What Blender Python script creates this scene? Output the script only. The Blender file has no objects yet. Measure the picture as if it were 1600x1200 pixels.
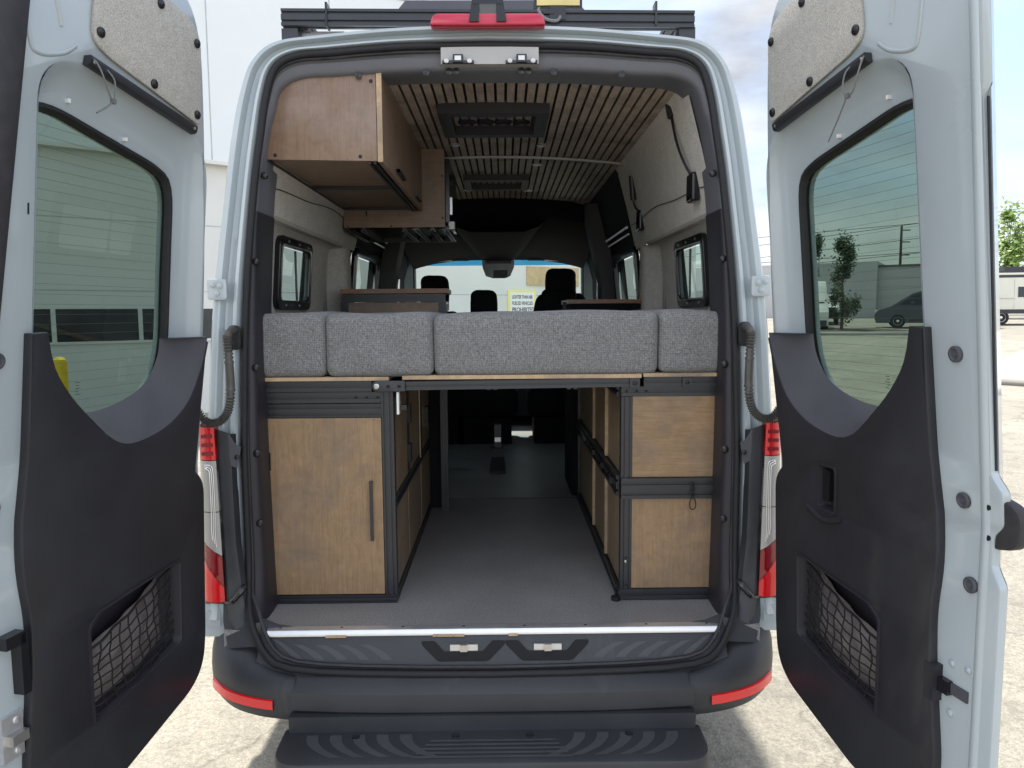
import bpy, bmesh, math, random
from mathutils import Vector as V, Matrix
random.seed(7)
R = math.radians
scene = bpy.context.scene
col = scene.collection

# ---------------------------------------------------------------- camera
cam_d = bpy.data.cameras.new('camera'); cam = bpy.data.objects.new('camera', cam_d); col.objects.link(cam)
cam_d.sensor_width = 36; cam_d.lens = 36*1170/1600; cam_d.clip_start = .05; cam_d.clip_end = 2000
_p, _y, _r = math.atan(112/1170), R(.6), R(.4)
_f = V((math.sin(_y)*math.cos(_p), math.cos(_y)*math.cos(_p), -math.sin(_p)))
_r0 = V((math.cos(_y), -math.sin(_y), 0)); _u0 = _r0.cross(_f)
_ri = _r0*math.cos(_r) - _u0*math.sin(_r); _up = _u0*math.cos(_r) + _r0*math.sin(_r)
cam.matrix_world = Matrix(((_ri.x, _up.x, -_f.x, .046), (_ri.y, _up.y, -_f.y, -2.56), (_ri.z, _up.z, -_f.z, 1.7875), (0, 0, 0, 1)))
scene.camera = cam
# ---------------------------------------------------------------- sky, sun, exposure
SUN_EL, SUN_AZ = R(66), R(-8)          # azimuth measured from +y towards +x
scene.view_settings.view_transform = 'Standard'; scene.view_settings.look = 'None'
scene.view_settings.gamma = 1; scene.view_settings.exposure = 2.05
scene.cycles.use_denoising = True
scene.cycles.max_bounces = 12; scene.cycles.diffuse_bounces = 8; scene.cycles.transparent_max_bounces = 16
scene.cycles.sample_clamp_indirect = 6
w = bpy.data.worlds.new('World'); scene.world = w; w.use_nodes = True
nt = w.node_tree; N, K = nt.nodes, nt.links; N.clear()
out = N.new('ShaderNodeOutputWorld'); bg = N.new('ShaderNodeBackground'); sky = N.new('ShaderNodeTexSky')
sky.sky_type = 'NISHITA'; sky.sun_disc = False; sky.sun_elevation = SUN_EL; sky.sun_rotation = SUN_AZ
sky.air_density = 1.0; sky.dust_density = 1.5
bg.inputs[1].default_value = .065; K.new(sky.outputs[0], bg.inputs[0])
tc = N.new('ShaderNodeTexCoord'); mp = N.new('ShaderNodeMapping'); mp.inputs['Scale'].default_value = (1, 1, 2.6)
nz = N.new('ShaderNodeTexNoise'); nz.inputs['Scale'].default_value = 2.3; nz.inputs['Detail'].default_value = 9; nz.inputs['Roughness'].default_value = .58
rp = N.new('ShaderNodeValToRGB'); rp.color_ramp.elements[0].position = .40; rp.color_ramp.elements[1].position = .62
nz2 = N.new('ShaderNodeTexNoise'); nz2.inputs['Scale'].default_value = 4.1; nz2.inputs['Detail'].default_value = 6
rp2 = N.new('ShaderNodeValToRGB'); rp2.color_ramp.elements[0].position = .40; rp2.color_ramp.elements[0].color = (.33, .35, .39, 1)
rp2.color_ramp.elements[1].position = .66; rp2.color_ramp.elements[1].color = (.66, .66, .66, 1)
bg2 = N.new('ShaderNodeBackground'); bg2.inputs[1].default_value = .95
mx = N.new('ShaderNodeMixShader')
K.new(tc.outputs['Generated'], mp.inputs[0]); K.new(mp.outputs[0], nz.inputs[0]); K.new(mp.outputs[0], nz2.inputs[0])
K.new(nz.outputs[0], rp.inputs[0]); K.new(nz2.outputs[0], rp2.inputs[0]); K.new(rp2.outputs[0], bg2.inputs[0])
# unseen clouds behind the camera brightened as added fill light, clouds ahead dimmed
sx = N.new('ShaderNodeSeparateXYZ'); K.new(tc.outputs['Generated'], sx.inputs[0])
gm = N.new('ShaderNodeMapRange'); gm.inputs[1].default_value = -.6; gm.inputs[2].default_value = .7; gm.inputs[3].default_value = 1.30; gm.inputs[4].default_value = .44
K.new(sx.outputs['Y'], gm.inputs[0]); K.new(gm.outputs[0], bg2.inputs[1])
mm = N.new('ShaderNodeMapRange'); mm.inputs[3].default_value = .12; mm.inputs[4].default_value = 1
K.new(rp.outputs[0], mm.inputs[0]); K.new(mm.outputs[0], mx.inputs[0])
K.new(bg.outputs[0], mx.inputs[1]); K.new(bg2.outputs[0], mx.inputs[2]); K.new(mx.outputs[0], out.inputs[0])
sl = bpy.data.lights.new('sun', 'SUN'); sl.energy = 1.8; sl.angle = R(2.5); sl.color = (1, .95, .87)
so = bpy.data.objects.new('sun', sl); col.objects.link(so)
sd = V((math.sin(SUN_AZ)*math.cos(SUN_EL), math.cos(SUN_AZ)*math.cos(SUN_EL), math.sin(SUN_EL)))
so.rotation_euler = sd.to_track_quat('Z', 'Y').to_euler()

# ---------------------------------------------------------------- materials
def newmat(name):
    m = bpy.data.materials.new(name); m.use_nodes = True
    b = m.node_tree.nodes['Principled BSDF']
    return m, m.node_tree.nodes, m.node_tree.links, b
def ramp(n, stops):
    r = n.new('ShaderNodeValToRGB'); e = r.color_ramp.elements
    while len(e) < len(stops): e.new(.5)
    for el, (p, c) in zip(e, stops):
        el.position = p; el.color = (*c, 1)
    return r
def noise(n, k, scale, detail=4, rough=.5, stretch=None, dist=0, rot=None):
    t = n.new('ShaderNodeTexCoord'); m = n.new('ShaderNodeMapping')
    if stretch: m.inputs['Scale'].default_value = stretch
    if rot: m.inputs['Rotation'].default_value = rot
    z = n.new('ShaderNodeTexNoise'); z.inputs['Scale'].default_value = scale; z.inputs['Detail'].default_value = detail
    z.inputs['Roughness'].default_value = rough; z.inputs['Distortion'].default_value = dist
    k.new(t.outputs['Object'], m.inputs[0]); k.new(m.outputs[0], z.inputs[0])
    return z
def bump(n, k, b, src, strength, dist=.001):
    u = n.new('ShaderNodeBump'); u.inputs['Strength'].default_value = strength; u.inputs['Distance'].default_value = dist
    k.new(src, u.inputs['Height']); k.new(u.outputs[0], b.inputs['Normal'])
def mat(name, c, rough=.5, metal=0, var=.12, vscale=6, bscale=0, bstr=0, bdist=.001, coat=0, spec=.5, fine=0, scuff=0):
    m, n, k, b = newmat(name)
    b.inputs['Roughness'].default_value = rough; b.inputs['Metallic'].default_value = metal
    b.inputs['Coat Weight'].default_value = coat; b.inputs['Coat Roughness'].default_value = .06
    b.inputs['Specular IOR Level'].default_value = spec
    z = noise(n, k, vscale, 5, .6)
    r = ramp(n, [(.3, tuple(x*(1-var) for x in c)), (.7, tuple(min(1, x*(1+var)) for x in c))])
    k.new(z.outputs[0], r.inputs[0]); src = r.outputs[0]
    rr = n.new('ShaderNodeMapRange'); rr.inputs[3].default_value = max(0, rough-.07); rr.inputs[4].default_value = min(1, rough+.07)
    k.new(z.outputs[0], rr.inputs[0]); k.new(rr.outputs[0], b.inputs['Roughness'])
    if fine:
        f = noise(n, k, fine, 2, .6); mxn = n.new('ShaderNodeMix'); mxn.data_type = 'RGBA'; mxn.blend_type = 'MULTIPLY'; mxn.inputs[0].default_value = 1
        fr = ramp(n, [(.3, (.62,)*3), (.7, (1.25,)*3)]); k.new(f.outputs[0], fr.inputs[0])
        k.new(src, mxn.inputs[6]); k.new(fr.outputs[0], mxn.inputs[7]); src = mxn.outputs[2]
    if scuff:
        for sc, st, lo, hi in ((3.2, (1, 1, .5), .60, .78), (46, (.12, .12, 1), .70, .76), (190, None, .73, .77)):
            q = noise(n, k, sc, 6, .68, st, .8, (.5, .3, .4)); qr = ramp(n, [(lo, (0, 0, 0)), (hi, (scuff,)*3)]); k.new(q.outputs[0], qr.inputs[0])
            x = n.new('ShaderNodeMix'); x.data_type = 'RGBA'; k.new(qr.outputs[0], x.inputs[0]); k.new(src, x.inputs[6]); x.inputs[7].default_value = (.16, .155, .145, 1); src = x.outputs[2]
    k.new(src, b.inputs['Base Color'])
    if bscale:
        z2 = noise(n, k, bscale, 3, .6); bump(n, k, b, z2.outputs[0], bstr, bdist)
    return m
def wood(name, axis, light, dark, rough=.42, grey=(.16, .125, .10), contrast=1):
    m, n, k, b = newmat(name)
    st = {'z': (1, 1, .06), 'x': (.06, 1, 1), 'y': (1, .06, 1)}[axis]
    st2 = {'z': (1, 1, .32), 'x': (.32, 1, 1), 'y': (1, .32, 1)}[axis]
    g = noise(n, k, 110, 6, .6, st, .8)
    fl = noise(n, k, 7, 3, .5, st2, 3.2)
    bl = noise(n, k, 4.2, 5, .6, None, .6)
    wv = n.new('ShaderNodeMath'); wv.operation = 'MULTIPLY'; wv.inputs[1].default_value = 30
    fr = n.new('ShaderNodeMath'); fr.operation = 'SINE'
    k.new(fl.outputs[0], wv.inputs[0]); k.new(wv.outputs[0], fr.inputs[0])
    a1 = n.new('ShaderNodeMath'); a1.operation = 'MULTIPLY_ADD'; a1.inputs[1].default_value = .045; k.new(fr.outputs[0], a1.inputs[0]); k.new(g.outputs[0], a1.inputs[2])
    r1 = ramp(n, [(.27, dark), (.73, light)]); k.new(a1.outputs[0], r1.inputs[0])
    r2 = ramp(n, [(.46, (0, 0, 0)), (.72, (.72*contrast,)*3)]); k.new(bl.outputs[0], r2.inputs[0])
    x = n.new('ShaderNodeMix'); x.data_type = 'RGBA'; k.new(r2.outputs[0], x.inputs[0]); k.new(r1.outputs[0], x.inputs[6]); x.inputs[7].default_value = (*grey, 1)
    mo = noise(n, k, 16, 6, .62, None, 1.0); mr = ramp(n, [(.34, (.88, .875, .87)), (.62, (1.07, 1.07, 1.07))]); k.new(mo.outputs[0], mr.inputs[0])
    y = n.new('ShaderNodeMix'); y.data_type = 'RGBA'; y.blend_type = 'MULTIPLY'; y.inputs[0].default_value = 1; k.new(x.outputs[2], y.inputs[6]); k.new(mr.outputs[0], y.inputs[7])
    k.new(y.outputs[2], b.inputs['Base Color']); b.inputs['Roughness'].default_value = rough
    bump(n, k, b, g.outputs[0], .08, .0006)
    return m
def glass(name, tint, refl=1.0, rough=.0):
    m = bpy.data.materials.new(name); m.use_nodes = True; n, k = m.node_tree.nodes, m.node_tree.links; n.clear()
    o = n.new('ShaderNodeOutputMaterial'); t = n.new('ShaderNodeBsdfTransparent'); t.inputs[0].default_value = (*tint, 1)
    g = n.new('ShaderNodeBsdfGlossy'); g.inputs['Roughness'].default_value = rough; g.inputs[0].default_value = (.9, .9, .9, 1)
    f = n.new('ShaderNodeLayerWeight'); f.inputs[0].default_value = .5
    pw = n.new('ShaderNodeMath'); pw.operation = 'POWER'; pw.inputs[1].default_value = 5; k.new(f.outputs['Facing'], pw.inputs[0])
    ma = n.new('ShaderNodeMath'); ma.operation = 'MULTIPLY_ADD'; ma.inputs[1].default_value = .9*refl; ma.inputs[2].default_value = .04; k.new(pw.outputs[0], ma.inputs[0])
    x = n.new('ShaderNodeMixShader'); k.new(ma.outputs[0], x.inputs[0]); k.new(t.outputs[0], x.inputs[1]); k.new(g.outputs[0], x.inputs[2]); k.new(x.outputs[0], o.inputs[0])
    return m
def weave(name):
    m, n, k, b = newmat(name)
    a = noise(n, k, 330, 2, .65, (.3, .3, 1)); c = noise(n, k, 330, 2, .65, (1, 1, .25)); d = noise(n, k, 5, 4, .6)
    q = n.new('ShaderNodeMath'); q.operation = 'ADD'; k.new(a.outputs[0], q.inputs[0]); k.new(c.outputs[0], q.inputs[1])
    t = n.new('ShaderNodeTexCoord')
    ww = []
    for ax in ('X', 'Z'):
        wv = n.new('ShaderNodeTexWave'); wv.bands_direction = ax; wv.inputs['Scale'].default_value = 50; wv.inputs['Distortion'].default_value = 1.6; wv.inputs['Detail'].default_value = 2; wv.inputs['Detail Scale'].default_value = 2.5
        k.new(t.outputs['Object'], wv.inputs[0]); ww.append(wv)
    mu = n.new('ShaderNodeMath'); mu.operation = 'ADD'; k.new(ww[0].outputs['Fac'], mu.inputs[0]); k.new(ww[1].outputs['Fac'], mu.inputs[1])
    s = n.new('ShaderNodeMath'); s.operation = 'MULTIPLY_ADD'; s.inputs[1].default_value = .16; k.new(mu.outputs[0], s.inputs[0]); k.new(q.outputs[0], s.inputs[2])
    r = ramp(n, [(.36, (.055, .055, .057)), (.60, (.175, .173, .174)), (.84, (.33, .328, .328))])
    h = n.new('ShaderNodeMath'); h.operation = 'MULTIPLY'; h.inputs[1].default_value = .49; k.new(s.outputs[0], h.inputs[0]); h.inputs[1].default_value = .53; k.new(h.outputs[0], r.inputs[0])
    k.new(r.outputs[0], b.inputs['Base Color']); b.inputs['Roughness'].default_value = .9; b.inputs['Specular IOR Level'].default_value = .15
    b.inputs['Sheen Weight'].default_value = .25
    wr = noise(n, k, 9, 3, .5, (1, 1, 1.6), 1.5); bw = n.new('ShaderNodeBump'); bw.inputs['Strength'].default_value = .35; bw.inputs['Distance'].default_value = .02; k.new(wr.outputs[0], bw.inputs['Height'])
    bu = n.new('ShaderNodeBump'); bu.inputs['Strength'].default_value = .5; bu.inputs['Distance'].default_value = .0015; k.new(h.outputs[0], bu.inputs['Height']); k.new(bw.outputs[0], bu.inputs['Normal']); k.new(bu.outputs[0], b.inputs['Normal'])
    return m
def groundmat(name, c1, c2, c3, stain):
    m, n, k, b = newmat(name)
    s1 = noise(n, k, 42, 4, .75); s2 = noise(n, k, 130, 2, .7); s3 = noise(n, k, .55, 6, .62); s4 = noise(n, k, 5, 5, .65)
    vz = n.new('ShaderNodeTexVoronoi'); vz.inputs['Scale'].default_value = 95; t = n.new('ShaderNodeTexCoord'); k.new(t.outputs['Object'], vz.inputs[0])
    r = ramp(n, [(.30, c1), (.5, c2), (.72, c3)]); k.new(s1.outputs[0], r.inputs[0])
    x = n.new('ShaderNodeMix'); x.data_type = 'RGBA'; x.blend_type = 'MULTIPLY'; x.inputs[0].default_value = .8
    r2 = ramp(n, [(.30, (.66, .65, .63)), (.62, (1.12, 1.11, 1.10))]); k.new(s2.outputs[0], r2.inputs[0]); k.new(r.outputs[0], x.inputs[6]); k.new(r2.outputs[0], x.inputs[7])
    x2 = n.new('ShaderNodeMix'); x2.data_type = 'RGBA'; x2.blend_type = 'MULTIPLY'; x2.inputs[0].default_value = 1
    r3 = ramp(n, [(.36, (stain,)*3), (.6, (1.08,)*3)]); k.new(s3.outputs[0], r3.inputs[0]); k.new(x.outputs[2], x2.inputs[6]); k.new(r3.outputs[0], x2.inputs[7])
    x3 = n.new('ShaderNodeMix'); x3.data_type = 'RGBA'; x3.blend_type = 'MULTIPLY'; x3.inputs[0].default_value = .7
    r4 = ramp(n, [(.30, (.6, .6, .6)), (.5, (1, 1, 1))]); k.new(s4.outputs[0], r4.inputs[0]); k.new(x2.outputs[2], x3.inputs[6]); k.new(r4.outputs[0], x3.inputs[7])
    wn = noise(n, k, 2.2, 4, .6); wm = n.new('ShaderNodeMix'); wm.data_type = 'RGBA'; wm.inputs[0].default_value = .30; k.new(t.outputs['Object'], wm.inputs[6]); k.new(wn.outputs['Color'], wm.inputs[7])
    cv = n.new('ShaderNodeTexVoronoi'); cv.feature = 'DISTANCE_TO_EDGE'; cv.inputs['Scale'].default_value = .62; k.new(wm.outputs[2], cv.inputs[0])
    cr_ = ramp(n, [(.0, (.42, .41, .40)), (.006, (1, 1, 1))]); k.new(cv.outputs['Distance'], cr_.inputs[0])
    sp = noise(n, k, 3.1, 3, .5); sr = ramp(n, [(.66, (1, 1, 1)), (.74, (.58, .57, .55))]); k.new(sp.outputs[0], sr.inputs[0])
    last = x3.outputs[2]
    for q in (cr_, sr):
        z5 = n.new('ShaderNodeMix'); z5.data_type = 'RGBA'; z5.blend_type = 'MULTIPLY'; z5.inputs[0].default_value = .55; k.new(last, z5.inputs[6]); k.new(q.outputs[0], z5.inputs[7]); last = z5.outputs[2]
    k.new(last, b.inputs['Base Color']); b.inputs['Roughness'].default_value = .85
    bump(n, k, b, vz.outputs['Distance'], .55, .004)
    return m

M = {}
M['paint'] = mat('paint_pale_blue_grey', (.375, .425, .450), .30, 0, .035, 3, coat=.7, bscale=7, bstr=.03, scuff=.05)
M['plastic'] = mat('black_plastic', (.021, .021, .026), .46, 0, .18, 5, 520, .34, .0008, spec=.45, scuff=.13)
M['plastic_soft'] = mat('dark_grey_plastic', (.072, .072, .086), .55, 0, .12, 5, 620, .2, .0006, spec=.4)
M['header'] = mat('grey_header_plastic', (.125, .125, .142), .5, 0, .08, 5, 620, .2, .0006, spec=.4)
M['plastic_trim'] = mat('black_trim_plastic', (.022, .020, .026), .5, 0, .15, 5, 620, .2, .0006, spec=.4)
M['bumper'] = mat('bumper_plastic', (.031, .033, .038), .48, 0, .16, 4, 480, .34, .0009, spec=.45, scuff=.22)
M['rubber'] = mat('rubber', (.014, .014, .016), .6, 0, .2, 30, spec=.35)
M['rubber_grey'] = mat('grey_rubber', (.035, .033, .037), .6, 0, .2, 30, spec=.35)
M['gloss'] = mat('smooth_black_plastic', (.012, .012, .014), .22, 0, .1, 10)
M['alu_black'] = mat('black_anodised_aluminium', (.028, .029, .034), .38, .25, .12, 12, spec=.6)
M['alu'] = mat('bare_aluminium', (.72, .72, .74), .38, .85, .06, 20)
M['steel'] = mat('steel', (.55, .54, .52), .3, .9, .1, 20)
M['black_steel'] = mat('black_steel', (.012, .012, .014), .4, .3, .1, 20)
M['felt'] = mat('beige_felt', (.47, .452, .415), .95, 0, .08, 40, 500, .5, .002, spec=.1, fine=330)
M['lockplate'] = mat('pale_metal_plate', (.40, .395, .38), .45, .2, .05, 9)
M['grip'] = mat('rubber_grip', (.058, .058, .066), .6, 0, .1, 8)
M['wall_felt'] = mat('grey_wall_felt', (.64, .605, .56), .95, 0, .07, 20, 420, .4, .0015, spec=.1, fine=260)
M['floor'] = mat('grey_vinyl_floor', (.24, .232, .230), .46, 0, .16, 2.2, 240, .35, .001, spec=.4, fine=150, scuff=.25)
M['floor_front'] = mat('ribbed_cab_floor', (.30, .30, .298), .38, 0, .2, 3, 160, .3, .001, spec=.5)
M['wood_v'] = wood('stained_ply_upright', 'z', (.335, .218, .120), (.235, .146, .076))
M['wood_h'] = wood('stained_ply_level', 'x', (.325, .210, .112), (.225, .138, .070))
M['wood_oh'] = wood('stained_ply_overhead', 'z', (.265, .168, .110), (.19, .117, .075), .30, (.27, .215, .185), .9)
M['wood_oh2'] = wood('stained_ply_front', 'x', (.29, .195, .135), (.21, .135, .09), .5)
M['wood_side'] = wood('stained_ply_side', 'z', (.31, .225, .145), (.22, .155, .095), .35)
M['wood_slat'] = wood('ceiling_slat_wood', 'y', (.50, .41, .34), (.34, .272, .222), .6, (.11, .088, .075))
M['wood_edge'] = wood('raw_ply_edge', 'y', (.55, .40, .25), (.42, .29, .17), .6)
M['wood_dark'] = wood('walnut_block', 'x', (.34, .17, .09), (.15, .07, .04), .4)
M['backing'] = mat('black_backing_felt', (.010, .010, .011), .9, 0, .1, 10)
M['dark_fabric'] = mat('black_seat_fabric', (.008, .008, .010), .9, 0, .2, 30, 300, .3, .001, spec=.2)
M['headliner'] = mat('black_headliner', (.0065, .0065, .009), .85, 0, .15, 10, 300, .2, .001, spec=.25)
M['pillar'] = mat('grey_pillar_plastic', (.06, .058, .062), .6, 0, .1, 8)
M['weave'] = weave('grey_tweed')
M['pouch'] = mat('dark_grey_pouch_plastic', (.15, .13, .125), .42, 0, .25, 18, 40, .3, .004, spec=.5)
M['glass'] = glass('privacy_glass', (.215, .280, .245), .25)
M['glass_clear'] = glass('windscreen_glass', (.80, .88, .84), .6)
M['glass_band'] = glass('blue_sun_band', (.06, .36, .62), .5)
M['glass_side'] = glass('side_glass', (.42, .52, .48), .9)
M['wire'] = mat('heating_wire', (.07, .095, .085), .9, spec=.1)
def lens(name, c, rough=.12):
    m, n, k, b = newmat(name); b.inputs['Base Color'].default_value = (*c, 1); b.inputs['Roughness'].default_value = rough
    b.inputs['Coat Weight'].default_value = .6; b.inputs['Coat Roughness'].default_value = .03
    t = n.new('ShaderNodeTexCoord'); wv = n.new('ShaderNodeTexWave'); wv.bands_direction = 'DIAGONAL'; wv.inputs['Scale'].default_value = 60; wv.inputs['Distortion'].default_value = 1
    k.new(t.outputs['Object'], wv.inputs[0]); r = ramp(n, [(.1, tuple(x*.85 for x in c)), (.9, tuple(min(1, x*1.1+.0) for x in c))]); k.new(wv.outputs['Fac'], r.inputs[0]); k.new(r.outputs[0], b.inputs['Base Color'])
    bump(n, k, b, wv.outputs['Fac'], .12, .001)
    return m
M['lens_red'] = lens('red_lens', (.62, .006, .012)); M['lens_dark'] = lens('dark_red_lens', (.20, .004, .010)); M['lens_clear'] = lens('clear_lens', (.36, .35, .335))
M['reflector'] = lens('red_reflector', (.72, .006, .012), .2); M['lens_brake'] = lens('brake_light_red', (.50, .010, .045), .2)
M['amber'] = mat('amber_lamp_face', (.62, .50, .20), .25)
M['white_wall'] = mat('white_render', (.70, .73, .74), .8, 0, .03, .6)
M['cream_wall'] = mat('cream_render', (.66, .655, .62), .8, 0, .04, .8)
M['joint'] = mat('joint_grey', (.42, .44, .45), .8)
M['metal_clad'] = mat('grey_cladding', (.42, .42, .42), .7, 0, .06, .7)
M['parapet'] = mat('dark_roof_edge', (.09, .095, .10), .7)
M['win_dark'] = mat('dark_office_window', (.02, .024, .026), .12, 0, .5, 1.6)
M['yellow'] = mat('yellow_paint', (.70, .48, .01), .5)
M['sign_white'] = mat('sign_white', (.78, .78, .76), .5, 0, .02)
M['sign_yellow'] = mat('sign_yellow', (.80, .74, .25), .5, 0, .02)
M['ink'] = mat('black_ink', (.02, .02, .02), .6)
M['ply_board'] = wood('weathered_board', 'x', (.62, .47, .26), (.46, .33, .17), .7, (.40, .30, .18))
M['ground'] = groundmat('weathered_pavement', (.205, .190, .155), (.30, .28, .232), (.38, .358, .30), .82)
M['slab'] = mat('concrete_slab', (.52, .50, .45), .85, 0, .08, 1.5, 80, .3, .004, fine=50)
M['kerb'] = mat('kerb_concrete', (.40, .385, .35), .85, 0, .1, 3, 80, .3, .004)
M['soil'] = mat('planting_soil', (.09, .075, .05), .95, 0, .3, 5)
M['bark'] = mat('bark', (.12, .09, .065), .9, 0, .3, 20)
M['leaf_dark'] = mat('dark_leaf', (.045, .085, .028), .6, 0, .5, 3)
M['leaf_bright'] = mat('spring_leaf', (.17, .27, .04), .55, 0, .4, 2)
M['car_white'] = mat('white_car_paint', (.66, .67, .64), .3, 0, .03, 2, coat=.5)
M['car_cream'] = mat('cream_car_paint', (.62, .60, .50), .3, 0, .03, 2, coat=.5)
M['car_dark'] = mat('black_car_paint', (.014, .015, .02), .22, 0, .1, 2, coat=.7)
M['car_glass'] = mat('dark_car_glass', (.015, .02, .022), .08, 0, .1, 2)
M['tyre'] = mat('tyre_rubber', (.016, .016, .017), .8, 0, .2, 20)
M['wood_pole'] = mat('pole_timber', (.06, .05, .04), .9, 0, .2, 10)
M['tie'] = mat('grey_cable_tie', (.16, .16, .16), .4)
M['conduit'] = mat('black_conduit', (.075, .071, .066), .5, 0, .2, 40)

# ---------------------------------------------------------------- helpers
def tag(o, label=None, cat=None, group=None, kind=None):
    for a, b in (('label', label), ('category', cat), ('group', group), ('kind', kind)):
        if b: o[a] = b
    return o
def finish(name, me, m, parent=None, smooth=35):
    if smooth:
        me.polygons.foreach_set('use_smooth', [True]*len(me.polygons)); me.set_sharp_from_angle(angle=R(smooth))
    if m and not me.materials: me.materials.append(m)
    o = bpy.data.objects.new(name, me); col.objects.link(o)
    if parent:
        o.parent = parent; o.matrix_parent_inverse = parent.matrix_basis.inverted() if not parent.parent else Matrix()
        if parent.parent: o.matrix_parent_inverse = BASE[parent.name].inverted()
    BASE[o.name] = Matrix()
    return o
BASE = {}
def obj(name, bm, m, parent=None, smooth=35, bev=0, seg=2, fix=True):
    if bev:
        es = [e for e in bm.edges if len(e.link_faces) == 2 and e.calc_face_angle(0) > R(40)]
        bmesh.ops.bevel(bm, geom=es, offset=bev, segments=seg, affect='EDGES', profile=.6, clamp_overlap=True)
    if fix: bmesh.ops.recalc_face_normals(bm, faces=bm.faces)
    me = bpy.data.meshes.new(name); bm.to_mesh(me); bm.free()
    return finish(name, me, m, parent, smooth)
def empty(name, loc, label=None, cat=None, group=None):
    o = bpy.data.objects.new(name, None); col.objects.link(o); o.location = loc; o.empty_display_size = .1
    BASE[o.name] = Matrix.Translation(loc); o.matrix_basis = Matrix.Translation(loc)
    return tag(o, label, cat, group)
def box(bm, x0, x1, y0, y1, z0, z1, mtx=None):
    vs = [bm.verts.new((x, y, z)) for x in (x0, x1) for y in (y0, y1) for z in (z0, z1)]
    if mtx:
        for v in vs: v.co = mtx @ v.co
    for f in ((0, 1, 3, 2), (4, 6, 7, 5), (0, 4, 5, 1), (2, 3, 7, 6), (0, 2, 6, 4), (1, 5, 7, 3)):
        bm.faces.new([vs[i] for i in f])
    return vs
def newbox(*a): bm = bmesh.new(); box(bm, *a); return bm
def loft(bm, rows, closed=False, cap=False):
    vr = [[bm.verts.new(p) for p in r] for r in rows]
    n = len(rows[0])
    for a, b in zip(vr, vr[1:]):
        for i in range(n if closed else n-1):
            j = (i+1) % n
            try: bm.faces.new((a[i], a[j], b[j], b[i]))
            except ValueError: pass
    if cap:
        bm.faces.new(vr[0]); bm.faces.new(list(reversed(vr[-1])))
    return vr
def tube(bm, pts, r, n=8, closed=False, cap=True):
    pts = [V(p) for p in pts]; rows = []; L = len(pts); prev = None
    for i, p in enumerate(pts):
        if closed: d = pts[(i+1) % L]-pts[i-1]
        else: d = pts[min(i+1, L-1)]-pts[max(i-1, 0)]
        d.normalize()
        if prev is None: a = d.orthogonal().normalized()
        else: a = (prev - d*prev.dot(d)).normalized()
        prev = a; b = d.cross(a); rr = r[i] if isinstance(r, (list, tuple)) else r
        rows.append([p+(a*math.cos(2*math.pi*k/n)+b*math.sin(2*math.pi*k/n))*rr for k in range(n)])
    if closed: rows.append(rows[0])
    loft(bm, rows, True, cap and not closed)
    if closed: bmesh.ops.remove_doubles(bm, verts=bm.verts, dist=1e-6)
def cyl(bm, c, axis, r, h, n=16, r2=None):
    c = V(c); a = V(axis).normalized(); u = a.orthogonal().normalized(); v = a.cross(u); r2 = r if r2 is None else r2
    rows = [[c+a*t+(u*math.cos(2*math.pi*k/n)+v*math.sin(2*math.pi*k/n))*q for k in range(n)] for t, q in ((0, r), (h, r2))]
    loft(bm, rows, True, True)
def lathe(bm, c, axis, prof, n=24):
    c = V(c); a = V(axis).normalized(); u = a.orthogonal().normalized(); v = a.cross(u)
    loft(bm, [[c+a*t+(u*math.cos(2*math.pi*k/n)+v*math.sin(2*math.pi*k/n))*max(q, 1e-4) for k in range(n)] for t, q in prof], True)
def cr(pts, m, closed=False):
    pts = [V(p) for p in pts]; n = len(pts); o = []
    rng = range(n if closed else n-1)
    for i in rng:
        if closed: a, b, c, d = pts[i-1], pts[i], pts[(i+1) % n], pts[(i+2) % n]
        else: a, b, c, d = pts[max(i-1, 0)], pts[i], pts[i+1], pts[min(i+2, n-1)]
        for j in range(m):
            t = j/m; o.append(.5*((2*b)+(c-a)*t+(2*a-5*b+4*c-d)*t*t+(3*b-a-3*c+d)*t**3))
    if not closed: o.append(pts[-1])
    return o
def rpoly(pts, seg=5):
    o = []; n = len(pts)
    for i, p in enumerate(pts):
        r = p[2] if len(p) > 2 else 0
        P = V(p[:2]); A = V(pts[i-1][:2]); B = V(pts[(i+1) % n][:2])
        if r <= 0: o.append(P); continue
        a = (A-P); b = (B-P); ra = min(r, a.length*.49); rb = min(r, b.length*.49)
        s = P+a.normalized()*ra; e = P+b.normalized()*rb
        for j in range(seg+1):
            t = j/seg; o.append(s*(1-t)**2+P*2*t*(1-t)+e*t*t)
    return o
def plate(loops, w0, w1, bev=0):
    """filled 2D outline (first loop) with holes (others), between heights w0 and w1 -> bmesh"""
    c = bpy.data.curves.new('c', 'CURVE'); c.dimensions = '2D'; c.fill_mode = 'BOTH'
    h = (w1-w0)/2; c.extrude = max(h-bev, 0); c.bevel_depth = bev; c.bevel_resolution = 1; c.offset = -bev
    for lp in loops:
        s = c.splines.new('POLY'); s.points.add(len(lp)-1); s.use_cyclic_u = True
        for q, p in zip(s.points, lp): q.co = (p[0], p[1], 0, 1)
    t = bpy.data.objects.new('t', c); col.objects.link(t)
    dg = bpy.context.evaluated_depsgraph_get(); dg.update()
    me = bpy.data.meshes.new_from_object(t.evaluated_get(dg))
    bm = bmesh.new(); bm.from_mesh(me)
    bmesh.ops.remove_doubles(bm, verts=bm.verts, dist=1e-6)
    bmesh.ops.translate(bm, verts=bm.verts, vec=(0, 0, (w0+w1)/2))
    bpy.data.objects.remove(t); bpy.data.curves.remove(c); bpy.data.meshes.remove(me)
    return bm
def xf(bm, fn):
    for v in bm.verts: v.co = fn(v.co)
    return bm
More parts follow.
